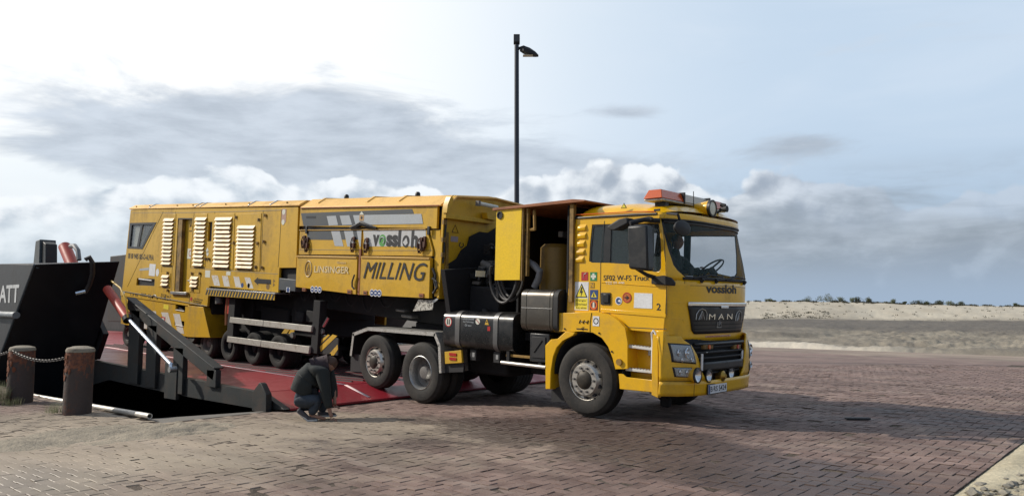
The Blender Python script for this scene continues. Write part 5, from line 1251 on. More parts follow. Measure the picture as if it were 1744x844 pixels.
for i, tx in enumerate(('Luftdruckventil', 'bei Fahrzeug', 'Öl leer')):
    a, b_ = (-2.603,1.282), (-2.344,1.321); z_ = a[1]-i*.052; ins = (0, .01, .05)[i]; text('lettering', tx, SILV, tk, (a[0]+ins, z_, b_[0]-ins, z_+.036), -.003)
c_ = (-2.26,1.266); s_ = stick('round_sticker', PALE, circ(c_, .05), tk, -.002); MB().tube([(c_[0]-.035, -.006, c_[1]+.03), (c_[0]+.035, -.006, c_[1]-.03)], .007, 5).build('bar', REDS, s_)
c_ = (-2.057,1.266); s_ = stick('sticker', HAZY, [(c_[0]-.045, c_[1]-.045), (c_[0]+.045, c_[1]-.045), (c_[0], c_[1]+.05)], tk, -.002); PL('pictogram', LETB, s_, circ(c_, .014), -.0055, -.0042)
c_ = (-2.01,1.162); stick('sticker', REDL, rect((c_[0]-.03, c_[1]-.035), (c_[0]+.03, c_[1]+.035)), tk, -.002)
mz = MB().plate(rr_(-.02, 1.165, .62, 1.80, .12), -1.325, -.70, 'x').build('silencer', STEEL, trk, bev=.03)
MB().plate(rr_(-.024, 1.161, .624, 1.804, .125), -.69, -.60, 'x').build('silencer_end', BLKM, mz, bev=.03)
MB().tube([(-1.31, -.023, 1.515), (-.71, -.023, 1.515)], .006, 6).build('weld_seam', ALU, mz); 
for x_ in (-1.24, -.78): MB().plate(rr_(-.026, 1.159, .626, 1.806, .127), x_, x_+.025, 'x', holes=[rr_(-.018, 1.167, .618, 1.798, .119)]).build('silencer_strap', STEEL, mz)
u0, v0, u1, v1 = bx2((-1.172,1.138), (-0.816,0.71))
bt = B('battery_box', BLK, trk, u0, u1+.02, .03, .5, v0, v1, .015); B('box_lid', BLKM, bt, u0+.05, u1-.04, .015, .0295, v0+.06, v1-.05, .008)
MB().tube([(u0+.10, .010, v0+.14), (u1-.10, .010, v1-.10)], .007, 5).build('rubber_strap', BLKM, bt)
a, b_ = (-1.704,0.782), (-1.172,0.748); B('yellow_rail', BROWN, trk, a[0], b_[0], .08, .12, a[1]-.04, a[1], .004)
a, b_ = (-1.738,0.65), (-0.836,0.644); MB().tube([(a[0], .02, a[1]), (b_[0], .02, b_[1])], .028, 12).build('side_guard', GALV, trk)
for x_ in (a[0]+.1, b_[0]-.15): B('guard_bracket', CHAS, trk, x_-.03, x_+.03, .05, .6, a[1]-.03, a[1]+.25)
for i, x_ in enumerate(((-2.463,0.677)[0], (-1.934,0.672)[0])): B('valve_block', BLKM, trk, x_-.06, x_+.08, .10, .3, .62, .80, .01); B('valve_face', ALU, trk, x_+.0, x_+.05, .095, .0995, .68, .75)
# ---- rear wheel cover in chequer plate
fpts = [(-5.649,0.482), (-5.587,0.904), (-5.125,1.035), (-3.262,1.032), (-3.132,0.835), (-3.082,0.372)]
mb = MB(); off_ = .022
for i in range(len(fpts)-1):
    (ax, az_), (bx_, bz) = fpts[i], fpts[i+1]
    mb.hexa([(ax, .0, az_-off_), (bx_, .0, bz-off_), (bx_, .62, bz-off_), (ax, .62, az_-off_), (ax, .0, az_), (bx_, .0, bz), (bx_, .62, bz), (ax, .62, az_)])
fd = mb.build('wheel_cover', BLKM, trk)
mb = MB(); wdt = .055
for i in range(len(fpts)-1):
    (ax, az_), (bx_, bz) = fpts[i], fpts[i+1]; d = Vector((bx_-ax, bz-az_)).normalized(); n = Vector((d.y, -d.x))*wdt
    mb.hexa([(ax, -.008, az_), (bx_, -.008, bz), (bx_, .0, bz), (ax, .0, az_), (ax+n.x, -.008, az_+n.y), (bx_+n.x, -.008, bz+n.y), (bx_+n.x, .0, bz+n.y), (ax+n.x, .0, az_+n.y)])
    mb.hexa([(ax-n.x*.05, -.008, az_+.002), (bx_, -.008, bz+.002), (bx_, .63, bz+.002), (ax, .63, az_+.002), (ax, -.008, az_+.010), (bx_, -.008, bz+.010), (bx_, .63, bz+.010), (ax, .63, az_+.010)])
mb.build('chequer_trim', CHECK, fd)
PL('mudflap', BLKM, trk, [(-5.709,0.519), (-5.328,0.504), (-5.338,0.193), (-5.706,0.176)], .06, .09)
PL('mudflap', BLKM, trk, [(-3.072,0.572), (-2.619,0.571), (-2.631,0.423), (-3.064,0.377)], .06, .10)
bp = [(-3.038,0.726), (-2.644,0.782), (-2.611,0.578), (-3.017,0.528)]
lb = PL('lamp_bracket', BROWN if False else YT, trk, bp, .01, .05, bev=.004)
for a, b_ in (((-2.913,0.674), (-2.745,0.722)), ((-2.905,0.603), (-2.742,0.648))): 
    u0, v0, u1, v1 = bx2(a, b_); B('red_lamp', REDL, lb, u0, u1, -.002, .0095, v0, v1)
# ---- power pack cabinet behind the cab
cab_ = trk
dr = PL('cabinet_door', YB, trk, [(-1.928,3.085), (-1.382,3.074), (-1.395,1.934), (-1.93,1.931)], .02, .055, bev=.006)
c_ = (-1.841,2.966); MB().lathe([(.050, .018), (.062, .014), (.062, .004), (.045, .004), (.042, .019)], (c_[0], 0, c_[1]), 24, closed=True).build('lock_ring', BLK, dr); PL('door_hole', BLK, dr, circ(c_, .046), .0165, .019)
PL('door_edge', BROWN, dr, [(-1.382,3.067), (-1.359,3.065), (-1.363,1.927), (-1.395,1.927)], .028, .08)
rt = PL('cabinet_roof', RUSTY, trk, [(-1.985, 3.085), (-.375, 3.125), (-.15, 3.10), (-.15, 3.075), (-1.985, 3.045)], -.01, 2.40, bev=.006)
a = (-0.435,2.473); B('cabinet_post', BROWN, trk, a[0]-.03, a[0]+.04, .05, .12, 1.62, 3.06, .004)
a = (-1.347,2.67); B('cabinet_post', BROWN, trk, a[0]+.02, a[0]+.06, .06, .12, 2.0, 3.05, .004)
B('cabinet_back_wall', BROWN, trk, -1.95, -.48, 2.28, 2.33, 1.1, 3.06); B('cabinet_floor', CHAS, trk, -1.95, -.5, .3, 2.3, 1.0, 1.12); B('cabinet_bulkhead', CHAS, trk, -1.98, -1.93, .6, 2.3, 1.1, 3.05)
B('cabinet_inner_wall', CHAS, trk, -.56, -.53, .12, 2.28, 1.3, 3.05)
a, b_ = (-1.434,2.282), (-0.87,2.274)
MB().lathe([(.0, 2.52), (.20, 2.52), (.26, 2.46), (.27, 1.2), (0, 1.2)], ((a[0]+b_[0])/2, .62, 0), 32, axis='z').build('oil_cylinder', mat('oily_yellow_tank_shade_dimmed', (.20, .115, .016), .45, dirt=(.10, .06, .02), amt=.8, dscale=2), trk)  # tank colour dimmed to paint in the shade of the cabinet
hs = [(-1.463,2.689), (-1.442,2.267), (-1.269,2.178), (-1.145,2.074), (-1.173,1.954), (-1.247,1.833)]
MB().tube([(p_[0], .2, p_[1]) for p_ in hs], .055, 12).build('exhaust_hose', HOSEG, trk)
mb = MB()
for (p0_, p1_) in (((-1.46,2.717), (-1.176,2.72)), ((-1.193,3.017), (-1.176,2.706))): mb.tube([(p0_[0], .1, p0_[1]), (p1_[0], .1, p1_[1])], .025, 6)
mb.build('cabinet_strut', BROWN, trk)
rs = random.Random(8)
for i in range(9):
    x_, z_ = -1.35+.75*rs.random(), 1.25+1.5*rs.random(); s_ = .04+.07*rs.random()
    (B('pump_block', rs.choice([CHAS, BLK, RIMG]), trk, x_-s_, x_+s_, .7+.8*rs.random(), 1.7, z_-s_, z_+s_, .012))
# coiled hydraulic hoses hanging between the truck and the trailer
for i, (ra_, rb_, dx_, dy_) in enumerate(((.29, .34, 0, .10), (.25, .30, .03, .16), (.20, .25, .05, .22), (.27, .31, -.02, .30))):
    c_ = (-1.817,1.808); pts = [(c_[0]+dx_+ra_*math.cos(t), dy_+.02*math.sin(t*2), c_[1]+.16+rb_*math.sin(t)*1.15) for t in [R_(150+240*k_/22) for k_ in range(23)]]
    MB().tube(pts, .022, 8).build('hydraulic_hose', RUB, trk)
# ---------------------------------------------------------------- rail milling trailer (local frame: x forward, y away, z up)
trl = empty('semi_trailer', (-9.786, 8.836, .011), (0, R_(4.5), 0), 'long grimy yellow trailer with louvred sides, standing behind the truck on the red ramp', 'trailer')
def gap(pts, y=-.0005, r=.005, parent=None, m=None): return MB().tube([(a, y, b_) for a, b_ in pts], r, 5).build('panel_gap', m or BARP, parent or trl)
winr = [(-13.161,2.945), (-11.394,2.969), (-12.18,2.223), (-13.206,2.215)]
doorh = [(-10.117,3.083), (-9.287,3.083), (-9.2,1.216), (-10.039,1.185)]
slot = [(-8.432,2.989), (-8.226,2.99), (-8.215,2.518), (-8.42,2.514)]
pock = [(-12.414,1.407), (-11.254,1.443), (-11.251,1.252), (-12.44,1.206)]
out = [(-13.181,3.323), (-4.496,3.31), (-4.43,2.042), (-5.078,2.009), (-5.057,1.483), (-8.172,1.433), (-8.203,0.941), (-9.181,0.927), (-13.396,0.958)]
rb = PL('body_shell', YT, trl, out, 0, .05, holes=[winr, doorh, slot, pock])
B('body_core', YT, trl, -13.30, -12.35, .06, 2.44, .75, 3.30); B('body_core', BROWN, trl, -12.28, -4.46, .14, 2.44, 1.70, 3.32)
B('body_core', CHAS, trl, -12.28, -8.20, .14, 2.44, .75, 1.69)
B('body_far_side', YT, trl, -13.4, -4.45, 2.45, 2.5, .8, 3.33)
# rear cabin window, raking seam
wf = PL('window_frame', BLK, trl, winr, -.008, .045, holes=[[(-13.01,2.888), (-11.611,2.908), (-12.263,2.277), (-13.059,2.276)]])
PL('pane', GLASSC, wf, [(-13.01,2.888), (-11.611,2.908), (-12.263,2.277), (-13.059,2.276)], .020, .026)
PL('window_bar', BLK, wf, [(-12.401,2.904), (-12.281,2.904), (-12.443,2.273), (-12.594,2.269)], .0, .019)
B('cabin_pane_backing', PALE, trl, -13.28, -12.4, .0565, .0585, 2.0, 3.25)  # pale sheet enlarged behind the panes to make them look light
gap([(-11.024,3.257), (-11.513,2.751), (-12.191,2.031), (-13.028,1.128)])
gap([(-10.273,3.253), (-10.252,2.123), (-10.227,1.138)]); gap([(-9.225,3.235), (-9.231,2.549), (-9.22,1.831)]); gap([(-8.138,3.239), (-8.11,2.569), (-8.065,1.87)]); gap([(-5.143,3.258), (-5.127,2.622), (-5.124,2.021)])
gap([(-9.196,1.832), (-7.055,1.846), (-5.106,1.873)]); gap([(-13.4,0.984), (-10.2,0.967), (-8.215,0.945)], r=.008)
gap([(-5.897,3.254), (-5.862,2.609), (-5.821,1.918)]); gap([(-10.871,1.807), (-10.839,1.276)]); gap([(-9.182,1.737), (-9.15,1.208), (-9.157,0.929)]); gap([(-13.071,3.232), (-11.103,3.234)], r=.004)
gap([(-11.101,3.222), (-9.223,3.223), (-7.14,3.233), (-5.159,3.249)], r=.006)
# recessed door
dp = PL('door', YT, trl, [(a, b_) for a, b_ in doorh], .11, .135)
PL('door_frame', BROWN, dp, [(-10.115,3.072), (-9.884,3.072), (-9.797,1.201), (-10.028,1.197)], .012, .10); PL('door_frame', BLK, dp, [(-10.144,3.089), (-9.264,3.088), (-9.259,3.055), (-10.138,3.054)], .004, .10)
a = (-9.556,2.742); text('lettering', 'notice', LETB, dp, (a[0]-.1, a[1]-.0, a[0]+.18, a[1]+.05), .108); 
u0, v0, u1, v1 = bx2((-9.666,2.313), (-9.352,2.05)); s_ = B('door_sign', PALE, dp, u0, u1, .105, .1095, v0, v1); PL('ring', REDS, s_, circ(((u0+u1)/2, v1-.12), .08), .103, .1045, holes=[circ(((u0+u1)/2, v1-.12), .062)])
u0, v0, u1, v1 = bx2((-9.493,1.514), (-9.265,1.481)); B('door_handle', ALU, dp, u0, u1, .07, .109, v0, v1, .006)
sill = PL('door_sill', ALU, trl, [(-10.129,1.179), (-9.224,1.215), (-9.239,1.147), (-10.144,1.109)], -.06, .05, bev=.004)
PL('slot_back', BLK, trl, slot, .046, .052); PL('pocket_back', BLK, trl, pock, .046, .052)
u0, v0, u1, v1 = bx2((-12.308,1.406), (-11.469,1.372)); B('pocket_grip', WHITE, trl, u0, u1, .0, .03, v0, v1, .006)
# louvres: each slat a folded hood
def louvres(panel, x0t, x1t, x0b, x1b, n, hgt, m=LOUV):
    """x..t: (x,z) of the top slat ends, x..b: of the bottom slat ends"""
    pn = PL('louvre_panel', YT, trl, panel, -.010, -.0005, bev=.003)
    sx0, sx1 = (x0b[0]+.01, x0t[0]+.01), (x1b[0]-.03, x1t[0]-.01)
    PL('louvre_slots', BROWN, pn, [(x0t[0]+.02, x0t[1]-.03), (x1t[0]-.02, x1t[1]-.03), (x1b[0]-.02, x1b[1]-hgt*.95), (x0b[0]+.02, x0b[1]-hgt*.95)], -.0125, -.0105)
    y0_ = -.0128
    for i in range(n):
        t = i/(n-1); ax = x0t[0]+(x0b[0]-x0t[0])*t; bx_ = x1t[0]+(x1b[0]-x1t[0])*t; az_ = x0t[1]+(x0b[1]-x0t[1])*t; bz = x1t[1]+(x1b[1]-x1t[1])*t
        MB().add([(ax, y0_, az_), (bx_, y0_, bz), (bx_-.02, y0_-.046, bz-hgt*.56), (ax+.02, y0_-.046, az_-hgt*.56), (ax+.01, y0_+.004, az_-hgt*.62), (bx_-.01, y0_+.004, bz-hgt*.62)],
                 [(0, 1, 2, 3), (3, 2, 5, 4), (0, 3, 4), (1, 5, 2)]).build('louvre', m, pn, normals=False)
louvres([(-10.985,3.186), (-10.237,3.188), (-10.208,1.846), (-10.931,1.84)], (-10.913,3.078), (-10.298,3.078), (-10.863,1.926), (-10.302,1.941), 12, .135)
louvres([(-9.157,3.189), (-8.496,3.192), (-8.444,1.886), (-9.106,1.88)], (-9.084,3.099), (-8.505,3.099), (-9.059,1.972), (-8.528,1.981), 12, .14)
louvres([(-8.13,3.185), (-7.155,3.191), (-7.059,1.882), (-8.032,1.871)], (-8.051,3.098), (-7.237,3.102), (-8.003,1.98), (-7.223,2), 12, .14)
louvres([(-7.08,3.18), (-5.956,3.19), (-5.865,1.896), (-6.997,1.885)], (-6.951,2.91), (-6.17,2.915), (-6.911,2.007), (-6.151,2.023), 11, .14)
louvres([(-10.951,1.626), (-10.308,1.645), (-10.299,1.261), (-10.971,1.244)], (-10.792,1.574), (-10.365,1.589), (-10.799,1.367), (-10.372,1.385), 3, .13)
louvres([(-9.197,1.681), (-8.648,1.691), (-8.629,1.242), (-9.178,1.229)], (-9.128,1.623), (-8.734,1.631), (-9.123,1.433), (-8.741,1.444), 3, .13)
# hinges, catches
for t_ in ((-7.059,3.102), (-6.033,3.046), (-5.779,3.145), (-6.023,2.521), (-5.761,2.562), (-6.03,1.988), (-5.764,1.989), (-7.083,2.509), (-10.467,1.649), (-10.395,1.197), (-9.078,1.698), (-8.677,1.722), (-8.995,1.302), (-7.272,2.819), (-8.428,2.094), (-8.267,2.089), (-7.276,1.925), (-9.331,2.885)):
    c = MB().box(t_[0]-.045, t_[0]+.045, -.030, -.011, t_[1]-.028, t_[1]+.028).box(t_[0]-.012, t_[0]+.012, -.042, -.030, t_[1]-.05, t_[1]+.03).build('hinge', BROWN, trl, bev=.004)
for t_ in ((-8.388,2.291), (-8.365,2.21)): PL('sticker', PALE, trl, circ(t_, .07, 4), -.004, -.001)
MB().tube([(x_, -.03, z_) for x_, z_ in ((-7.241,2.898), (-7.314,2.814), (-7.258,2.715))], .02, 6).build('latch', BLK, trl)
# film markings
def film(nm, m, poly, parent=None, y=-.0015, t_=.002): return PL(nm, m, parent or trl, poly, y-t_, y)
for p_ in ([(-8.086,1.702), (-7.776,1.712), (-7.621,1.471), (-7.918,1.465)], [(-7.568,1.712), (-7.29,1.721), (-7.151,1.478), (-7.426,1.472)], [(-7.027,1.723), (-6.77,1.731), (-6.616,1.49), (-6.881,1.484)], [(-6.518,1.734), (-6.27,1.737), (-6.083,1.502), (-6.337,1.497)]): film('white_stripe', WHITEW, p_)
film('arrow', LETB, [(-6.086,1.671), (-5.925,1.764), (-5.92,1.73), (-5.379,1.739), (-5.366,1.638), (-5.906,1.622), (-5.902,1.587)])
film('sticker', WHITE, [(-11.646,1.836), (-11.25,1.84), (-11.266,1.515), (-11.65,1.514)]); film('scuffed_tape', SILV, [(-12.279,1.674), (-11.672,1.732), (-11.661,1.665), (-12.27,1.619)]); film('sticker', WHITE, circ((-11.116,1.624), .10))
film('sticker', PALE, [(-8.421,1.805), (-8.159,1.812), (-8.156,1.639), (-8.408,1.637)]); film('sticker', PALE, [(-7.369,1.827), (-7.168,1.831), (-7.166,1.742), (-7.367,1.738)])
s_ = film('sign_strip', mat('dusty_pink_film', (.42, .26, .20), .5), [(-5.127,3.278), (-4.941,3.276), (-4.932,2.984), (-5.109,2.984)]); c_ = (-5.039,3.21)
for k_ in range(2): PL('pictogram', PALE, s_, circ((c_[0], c_[1]-.22*k_), .06), -.0055, -.0040)
text('lettering', '88 80 9485 005-D-ALPHA', LETB, trl, bx2((-13.124,1.931), (-11.417,2.087)), -.001, bold=.012)
text('lettering', '7,5 m', LETB, trl, bx2((-12.813,0.882), (-12.281,0.987)), -.001, bold=.01); text('lettering', '(OR-G)', LETB, trl, bx2((-12.085,0.889), (-11.41,1.019)), -.001, bold=.01)
c_ = (-11.174,0.957); MB().tube([(c_[0]+.16*math.cos(a), -.004, c_[1]-.04+.10*math.sin(a)) for a in [math.pi*k_/8 for k_ in range(9)]], .014, 5).build('pictogram', LETB, trl)
for i in range(2): text('lettering', ('7.9 20 m >', '7 130 m >')[i], LETB, trl, bx2((-10.808,1), (-10.218,1.081)) if i == 0 else bx2((-10.822,0.923), (-10.206,1.007)), -.001, bold=.01)
for i in range(3):
    p_ = ((-8.905,1.102), (-8.957,1.054), (-8.951,1.011))[i]; text('lettering', ('Achtung', 'Hochspannung', 'Lebensgefahr')[i], LETB, trl, (p_[0], p_[1]-.05, p_[0]+.45, p_[1]), -.001)
c_ = (-9.055,1.059); film('red_dot', REDS, circ(c_, .05)); c_ = (-5.488,1.587); film('sticker', BROWN, circ(c_, .07)); 
for t_ in ((-5.257,1.717), (-5.256,1.635)): film('sticker', BROWN, circ(t_, .05, 3))
for t_ in ((-6.593,1.547), (-6.305,1.554)): film('round_sticker', BLUES, circ(t_, .055))
film('sticker', PALE, [(-13.365,0.967), (-13.189,0.965), (-13.204,0.869), (-13.381,0.876)])
# sill band and skirts under the cabin
sk = PL('lower_skirt', YT, trl, [(-13.476,0.863), (-9.151,0.89), (-9.105,0.11), (-12.149,0.053), (-13.361,0.052)], .02, .07, holes=[[(-9.954,0.876), (-9.401,0.9), (-9.389,0.728), (-9.942,0.703)], [(-9.94,0.445), (-9.395,0.474), (-9.39,0.347), (-9.935,0.316)]])
PL('sill_band', YT, trl, [(-13.496,0.978), (-9.158,0.94), (-9.148,0.874), (-13.473,0.851)], .0, .10)
for a, b_ in (((-9.954,0.876), (-9.389,0.728)), ((-9.94,0.445), (-9.39,0.347))):
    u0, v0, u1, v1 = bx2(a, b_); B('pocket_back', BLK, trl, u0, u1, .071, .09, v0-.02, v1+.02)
for a, b_ in (((-9.931,0.731), (-9.405,0.733)), ((-9.886,0.345), (-9.405,0.349))):
    u0, v0, u1, v1 = bx2(a, b_); B('pocket_step', WHITEW, trl, u0+.02, u1-.02, .0, .06, v0, v1-.02, .005)
for p_ in ([(-12.222,0.395), (-11.827,0.4), (-11.572,0.271), (-11.54,0.08), (-11.812,0.061)], [(-10.767,0.588), (-10.348,0.616), (-10.055,0.25), (-10.468,0.284)], [(-10.058,0.612), (-9.673,0.634), (-9.346,0.158), (-9.718,0.151)], [(-11.418,0.57), (-11.095,0.589), (-11.016,0.462), (-11.267,0.476)]): film('white_stripe', WHITEW, p_, None, .0185)
s_ = film('sign', REDS, rect((-10.725,0.48), (-10.487,0.348)), None, .0145); u0, v0, u1, v1 = bx2((-10.725,0.48), (-10.487,0.348)); B('pictogram', PALE, s_, u0+.05, u1-.05, .0105, .0120, v0+.10, v1-.16)
film('notice', YELS, rect((-10.641,0.807), (-10.344,0.692)), None, .0185)
PL('skirt_box', YT, trl, [(-9.15,0.885), (-8.348,0.913), (-7.884,0.22), (-9.081,0.112)], -.03, .5, bev=.006)
MB().add([(*(-8.348,0.913), 0), (*(-7.868,0.887), 0)], []) if False else None
a, b_, c_, d_ = (-8.348,0.913), (-7.884,0.22), (-8.01,0.194), (-8.387,0.85)
MB().hexa([(a[0], -.03, a[1]), (b_[0], -.03, b_[1]), (c_[0], .25, c_[1]), (d_[0], .25, d_[1]), (a[0], .6, a[1]), (b_[0], .6, b_[1]), (c_[0], .6, c_[1]), (d_[0], .6, d_[1])]).build('skirt_box_end', YT, trl)
PL('skirt_hidden_side', YT, trl, [(-13.473,0.851), (-9.15,0.885), (-9.112,0.153), (-13.37,0.103)], 2.42, 2.46)
# rear roof
def roofsec(name, m, x0, x1, sec):
    mb = MB(); n = len(sec); mb.v = [(x0, y, z) for y, z in sec]+[(x1, y, z) for y, z in sec]
    t = tessellate_polygon([[Vector((y, z, 0)) for y, z in sec]])
    mb.f = [tuple(q_) for q_ in t]+[tuple(i+n for i in q_[::-1]) for q_ in t]+[(i, (i+1) % n, (i+1) % n+n, i+n) for i in range(n)]; mb.m = [0]*len(mb.f)
    return mb.build(name, m, trl, bev=.008)
xa, xb2, xc, xd = -13.27, (-9.179,3.336)[0], (-6.544,3.361)[0], -4.43
for i, (p_, q_) in enumerate(((xa, xb2), (xb2+.012, xc), (xc+.012, xd))):
    roofsec('roof_panel', YR, p_, q_, [(-.012, 3.335), (-.012, 3.37), (.16, 3.475), (1.25, 3.50), (2.34, 3.475), (2.51, 3.37), (2.51, 3.335)])
for x_ in (xb2+.006, xc+.006, -11.9, -5.6, -8.9): roofsec('roof_strap', ALU, x_-.025, x_+.025, [(-.018, 3.36), (-.018, 3.385), (.155, 3.49), (1.25, 3.515), (2.34, 3.49), (2.52, 3.385), (2.52, 3.36)])
for x_ in (-12.9, -12.0, -10.3, -9.4, -7.7, -6.6, -5.0): MB().cyl((x_, .05, 3.40), (x_, .03, 3.43), .018, n=8).build('roof_bolt', BROWN, trl)
# ---- hopper section
F_ = [(-4.416,3.283), (-0.146,3.307)]
roofsec('hopper_roof', YR, -4.40, -.06, [(-.01, 3.285), (-.01, 3.31), (.27, 3.50), (1.15, 3.575), (1.35, 3.575), (2.23, 3.50), (2.51, 3.31), (2.51, 3.285)])
MB().tube([(-4.38, -.018, 3.288), (-.10, -.018, 3.288)], .012, 6).build('roof_seam', RUSTY, trl)
for x_ in (-3.95, -2.3, -1.35): roofsec('roof_strap', YR, x_-.04, x_+.04, [(.10, 3.36), (.10, 3.41), (.28, 3.525), (1.15, 3.59), (1.35, 3.59), (2.2, 3.5), (2.2, 3.46)])

for x_ in (-3.3, -1.1): MB().lathe([(.05, 0), (.05, .06), (.03, .09), (0, .09)], (x_, .35, 3.50), 12, axis='z').build('roof_cap', BLK, trl)
tp = PL('top_band', YT, trl, [(-4.409,3.276), (-0.154,3.299), (-0.143,2.895), (-4.404,2.911)], 0, .05, bev=.003)
B('hopper_core', BROWN, trl, -4.38, -.18, .16, 2.44, 1.75, 3.26); B('hopper_far_side', YT, trl, -4.40, -.1, 2.45, 2.5, 1.7, 3.28); B('hopper_floor', CHAS, trl, -4.38, -.18, .08, 2.42, 1.655, 1.745)
B('hopper_gap_back', BLK, trl, -4.38, -.14, .08, .15, 1.75, 3.25)
ul = PL('upper_panel', YT, trl, [(-4.375,2.827), (-2.24,2.855), (-2.242,2.377), (-4.359,2.321)], 0, .04, bev=.003)
ur = PL('upper_panel', YT, trl, [(-2.204,2.862), (-0.391,2.878), (-0.211,2.517), (-0.211,2.419), (-2.19,2.373)], 0, .04, bev=.003)
gap([(-4.346,2.423), (-2.241,2.466)], -.001, .004); gap([(-2.189,2.462), (-0.22,2.516)], -.001, .004)
MB().tube([(*(-4.374,2.824)[:1], -.012, (-4.374,2.824)[1]), (*(-0.409,2.881)[:1], -.012, (-0.409,2.881)[1])], .010, 6).build('panel_lip', LOUV, ur)
def ldoor(pts, apex):
    """lower flap pressed to a shallow cross-break"""
    (a, b_, c, d) = pts; f = [(p_[0], -.035, p_[1]) for p_ in pts]; ap = (apex[0], -.046, apex[1])
    mb = MB(); mb.v = f+[ap]+[(p_[0], .045, p_[1]) for p_ in pts]
    mb.f = [(3, 2, 4), (0, 3, 4), (1, 0, 4), (2, 1, 4), (5, 6, 7, 8), (0, 1, 6, 5), (1, 2, 7, 6), (2, 3, 8, 7), (3, 0, 5, 8)]; mb.m = [0]*9
    return mb.build('lower_flap', YT, trl, ang=.5)
fl = ldoor([(-4.361,2.282), (-2.29,2.328), (-2.268,1.626), (-4.335,1.642)], (-3.266,1.919))
fr_ = ldoor([(-2.166,2.342), (-0.225,2.384), (-0.192,1.695), (-2.143,1.628)], (-1.182,1.927))
for a, b_ in (((-4.355,2.29), (-2.301,2.334)), ((-2.156,2.348), (-0.225,2.389))):
    MB().hexa([(a[0], -.055, a[1]-.03), (b_[0], -.055, b_[1]-.03), (b_[0], -.0, b_[1]-.03), (a[0], -.0, a[1]-.03), (a[0], -.055, a[1]), (b_[0], -.055, b_[1]), (b_[0], -.0, b_[1]+.012), (a[0], -.0, a[1]+.012)]).build('flap_lip', LOUV, fl if a[0] < -3 else fr_, bev=.003)
col_ = PL('side_column', YT, trl, [(-0.373,2.873), (-0.082,2.876), (0.002,1.759), (-0.131,1.728), (-0.194,2.517)], .03, .09, bev=.003)
PL('side_column', BROWN, trl, [(-0.073,2.876), (-0.002,2.876), (0.076,1.77), (0.01,1.76)], .10, .16)
B('corner_post', BLK, trl, -.13, -.02, .06, .16, 2.72, 3.30)
for a, b_ in (((-2.52,1.699), (-2.39,1.624)), ((-0.437,1.765), (-0.322,1.697)), ((-2.018,1.712), (-1.908,1.637)), ((-4.067,1.644), (-3.949,1.576))):
    u0, v0, u1, v1 = bx2(a, b_); n_ = B('flap_notch', RUSTY, trl, u0, u1, -.052, -.020, v0, v1); B('notch_hole', BLK, n_, u0+.02, u1-.02, -.055, -.0525, v0+.02, v1-.03)
# livery films
for p_ in ([(-4.373,3.181), (-0.817,3.238), (-0.759,3.154), (-2.533,3.13), (-2.459,2.937), (-4.241,2.912)],): film('dark_band', DGREY, p_, tp)
for p_ in ([(-3.429,3.116), (-3.115,3.125), (-3.022,2.94), (-3.333,2.928)], [(-2.986,3.125), (-2.674,3.134), (-2.562,2.949), (-2.883,2.941)], [(-2.55,3.133), (-0.557,3.15), (-0.497,2.977), (-2.449,2.943)]): film('light_band', SILV, p_, tp, -.0040)
u0, v0, u1, v1 = bx2((-4.16,3.072), (-3.813,3.12)); B('slot', BLK, tp, u0, u1, -.006, -.0042, v0, v1)
s_ = film('sign', mat('dusty_orange_film', (.45, .26, .10), .5), rect((-2.338,3.136), (-2.201,3.027)), tp, -.0065); film('sign', PALE, [(-2.349,3.142), (-2.202,3.142), (-2.282,3.206)], tp, -.0065); c_ = (-2.269,3.084); PL('pictogram', LETB, s_, circ(c_, .03), -.0105, -.009)
film('dark_band', DGREY, [(-4.129,2.806), (-3.264,2.822), (-3.164,2.644), (-4.048,2.634)], ul)
for p_ in ([(-3.252,2.822), (-2.96,2.828), (-2.8,2.526), (-3.089,2.526)], [(-2.822,2.833), (-2.529,2.839), (-2.406,2.529), (-2.674,2.526)], [(-2.412,2.84), (-2.255,2.845), (-2.248,2.53), (-2.279,2.529)]): film('light_band', SILV, p_, ul)
for p_ in ([(-2.954,2.828), (-2.827,2.833), (-2.753,2.658), (-2.874,2.655)], [(-2.524,2.839), (-2.417,2.84), (-2.336,2.665), (-2.452,2.663)]): film('dark_band', DGREY, p_, ul)
wp = film('name_panel', mat('off_white_film', (.52, .53, .53), .45, dirt=(.36, .33, .28), amt=.4, dscale=3), [(-2.198,2.849), (-0.417,2.872), (-0.391,2.587), (-2.124,2.539)], ur)
# the word is black except its second letter, a green disc with a light swirl
u0, v0, u1, v1 = bx2((-1.891,2.554), (-0.601,2.856)); H_ = v1-v0; wd = u1-u0
text('lettering', 'v', LETB, wp, (u0, v0, u0+wd*.155, v0+H_*.70), -.004, bold=.05)
oc = (u0+wd*.225, v0+H_*.36); PL('green_disc', LETG, wp, circ(oc, H_*.37, 24, .93), -.0060, -.0040)
MB().tube([(oc[0]+wd*.05*math.cos(t), -.007, oc[1]+H_*.20*math.sin(t)) for t in [R_(-60+260*k_/12) for k_ in range(13)]], .012, 5).build('swirl', SILV, wp)
text('lettering', 'ssl', LETB, wp, (u0+wd*.315, v0, u0+wd*.635, v0+H_), -.004, bold=.05)
oc2 = (u0+wd*.745, v0+H_*.35); PL('letter_o', LETB, wp, circ(oc2, H_*.36, 24, .9), -.0060, -.0040, holes=[[(oc2[0]-.0, oc2[1]+H_*.24), (oc2[0]-.09, oc2[1]-.02), (oc2[0]-.01, oc2[1]-H_*.26), (oc2[0]+.05, oc2[1]-H_*.1), (oc2[0]+.02, oc2[1]+.05)]])
text('lettering', 'h', LETB, wp, (u0+wd*.855, v0, u1, v0+H_), -.004, bold=.05)
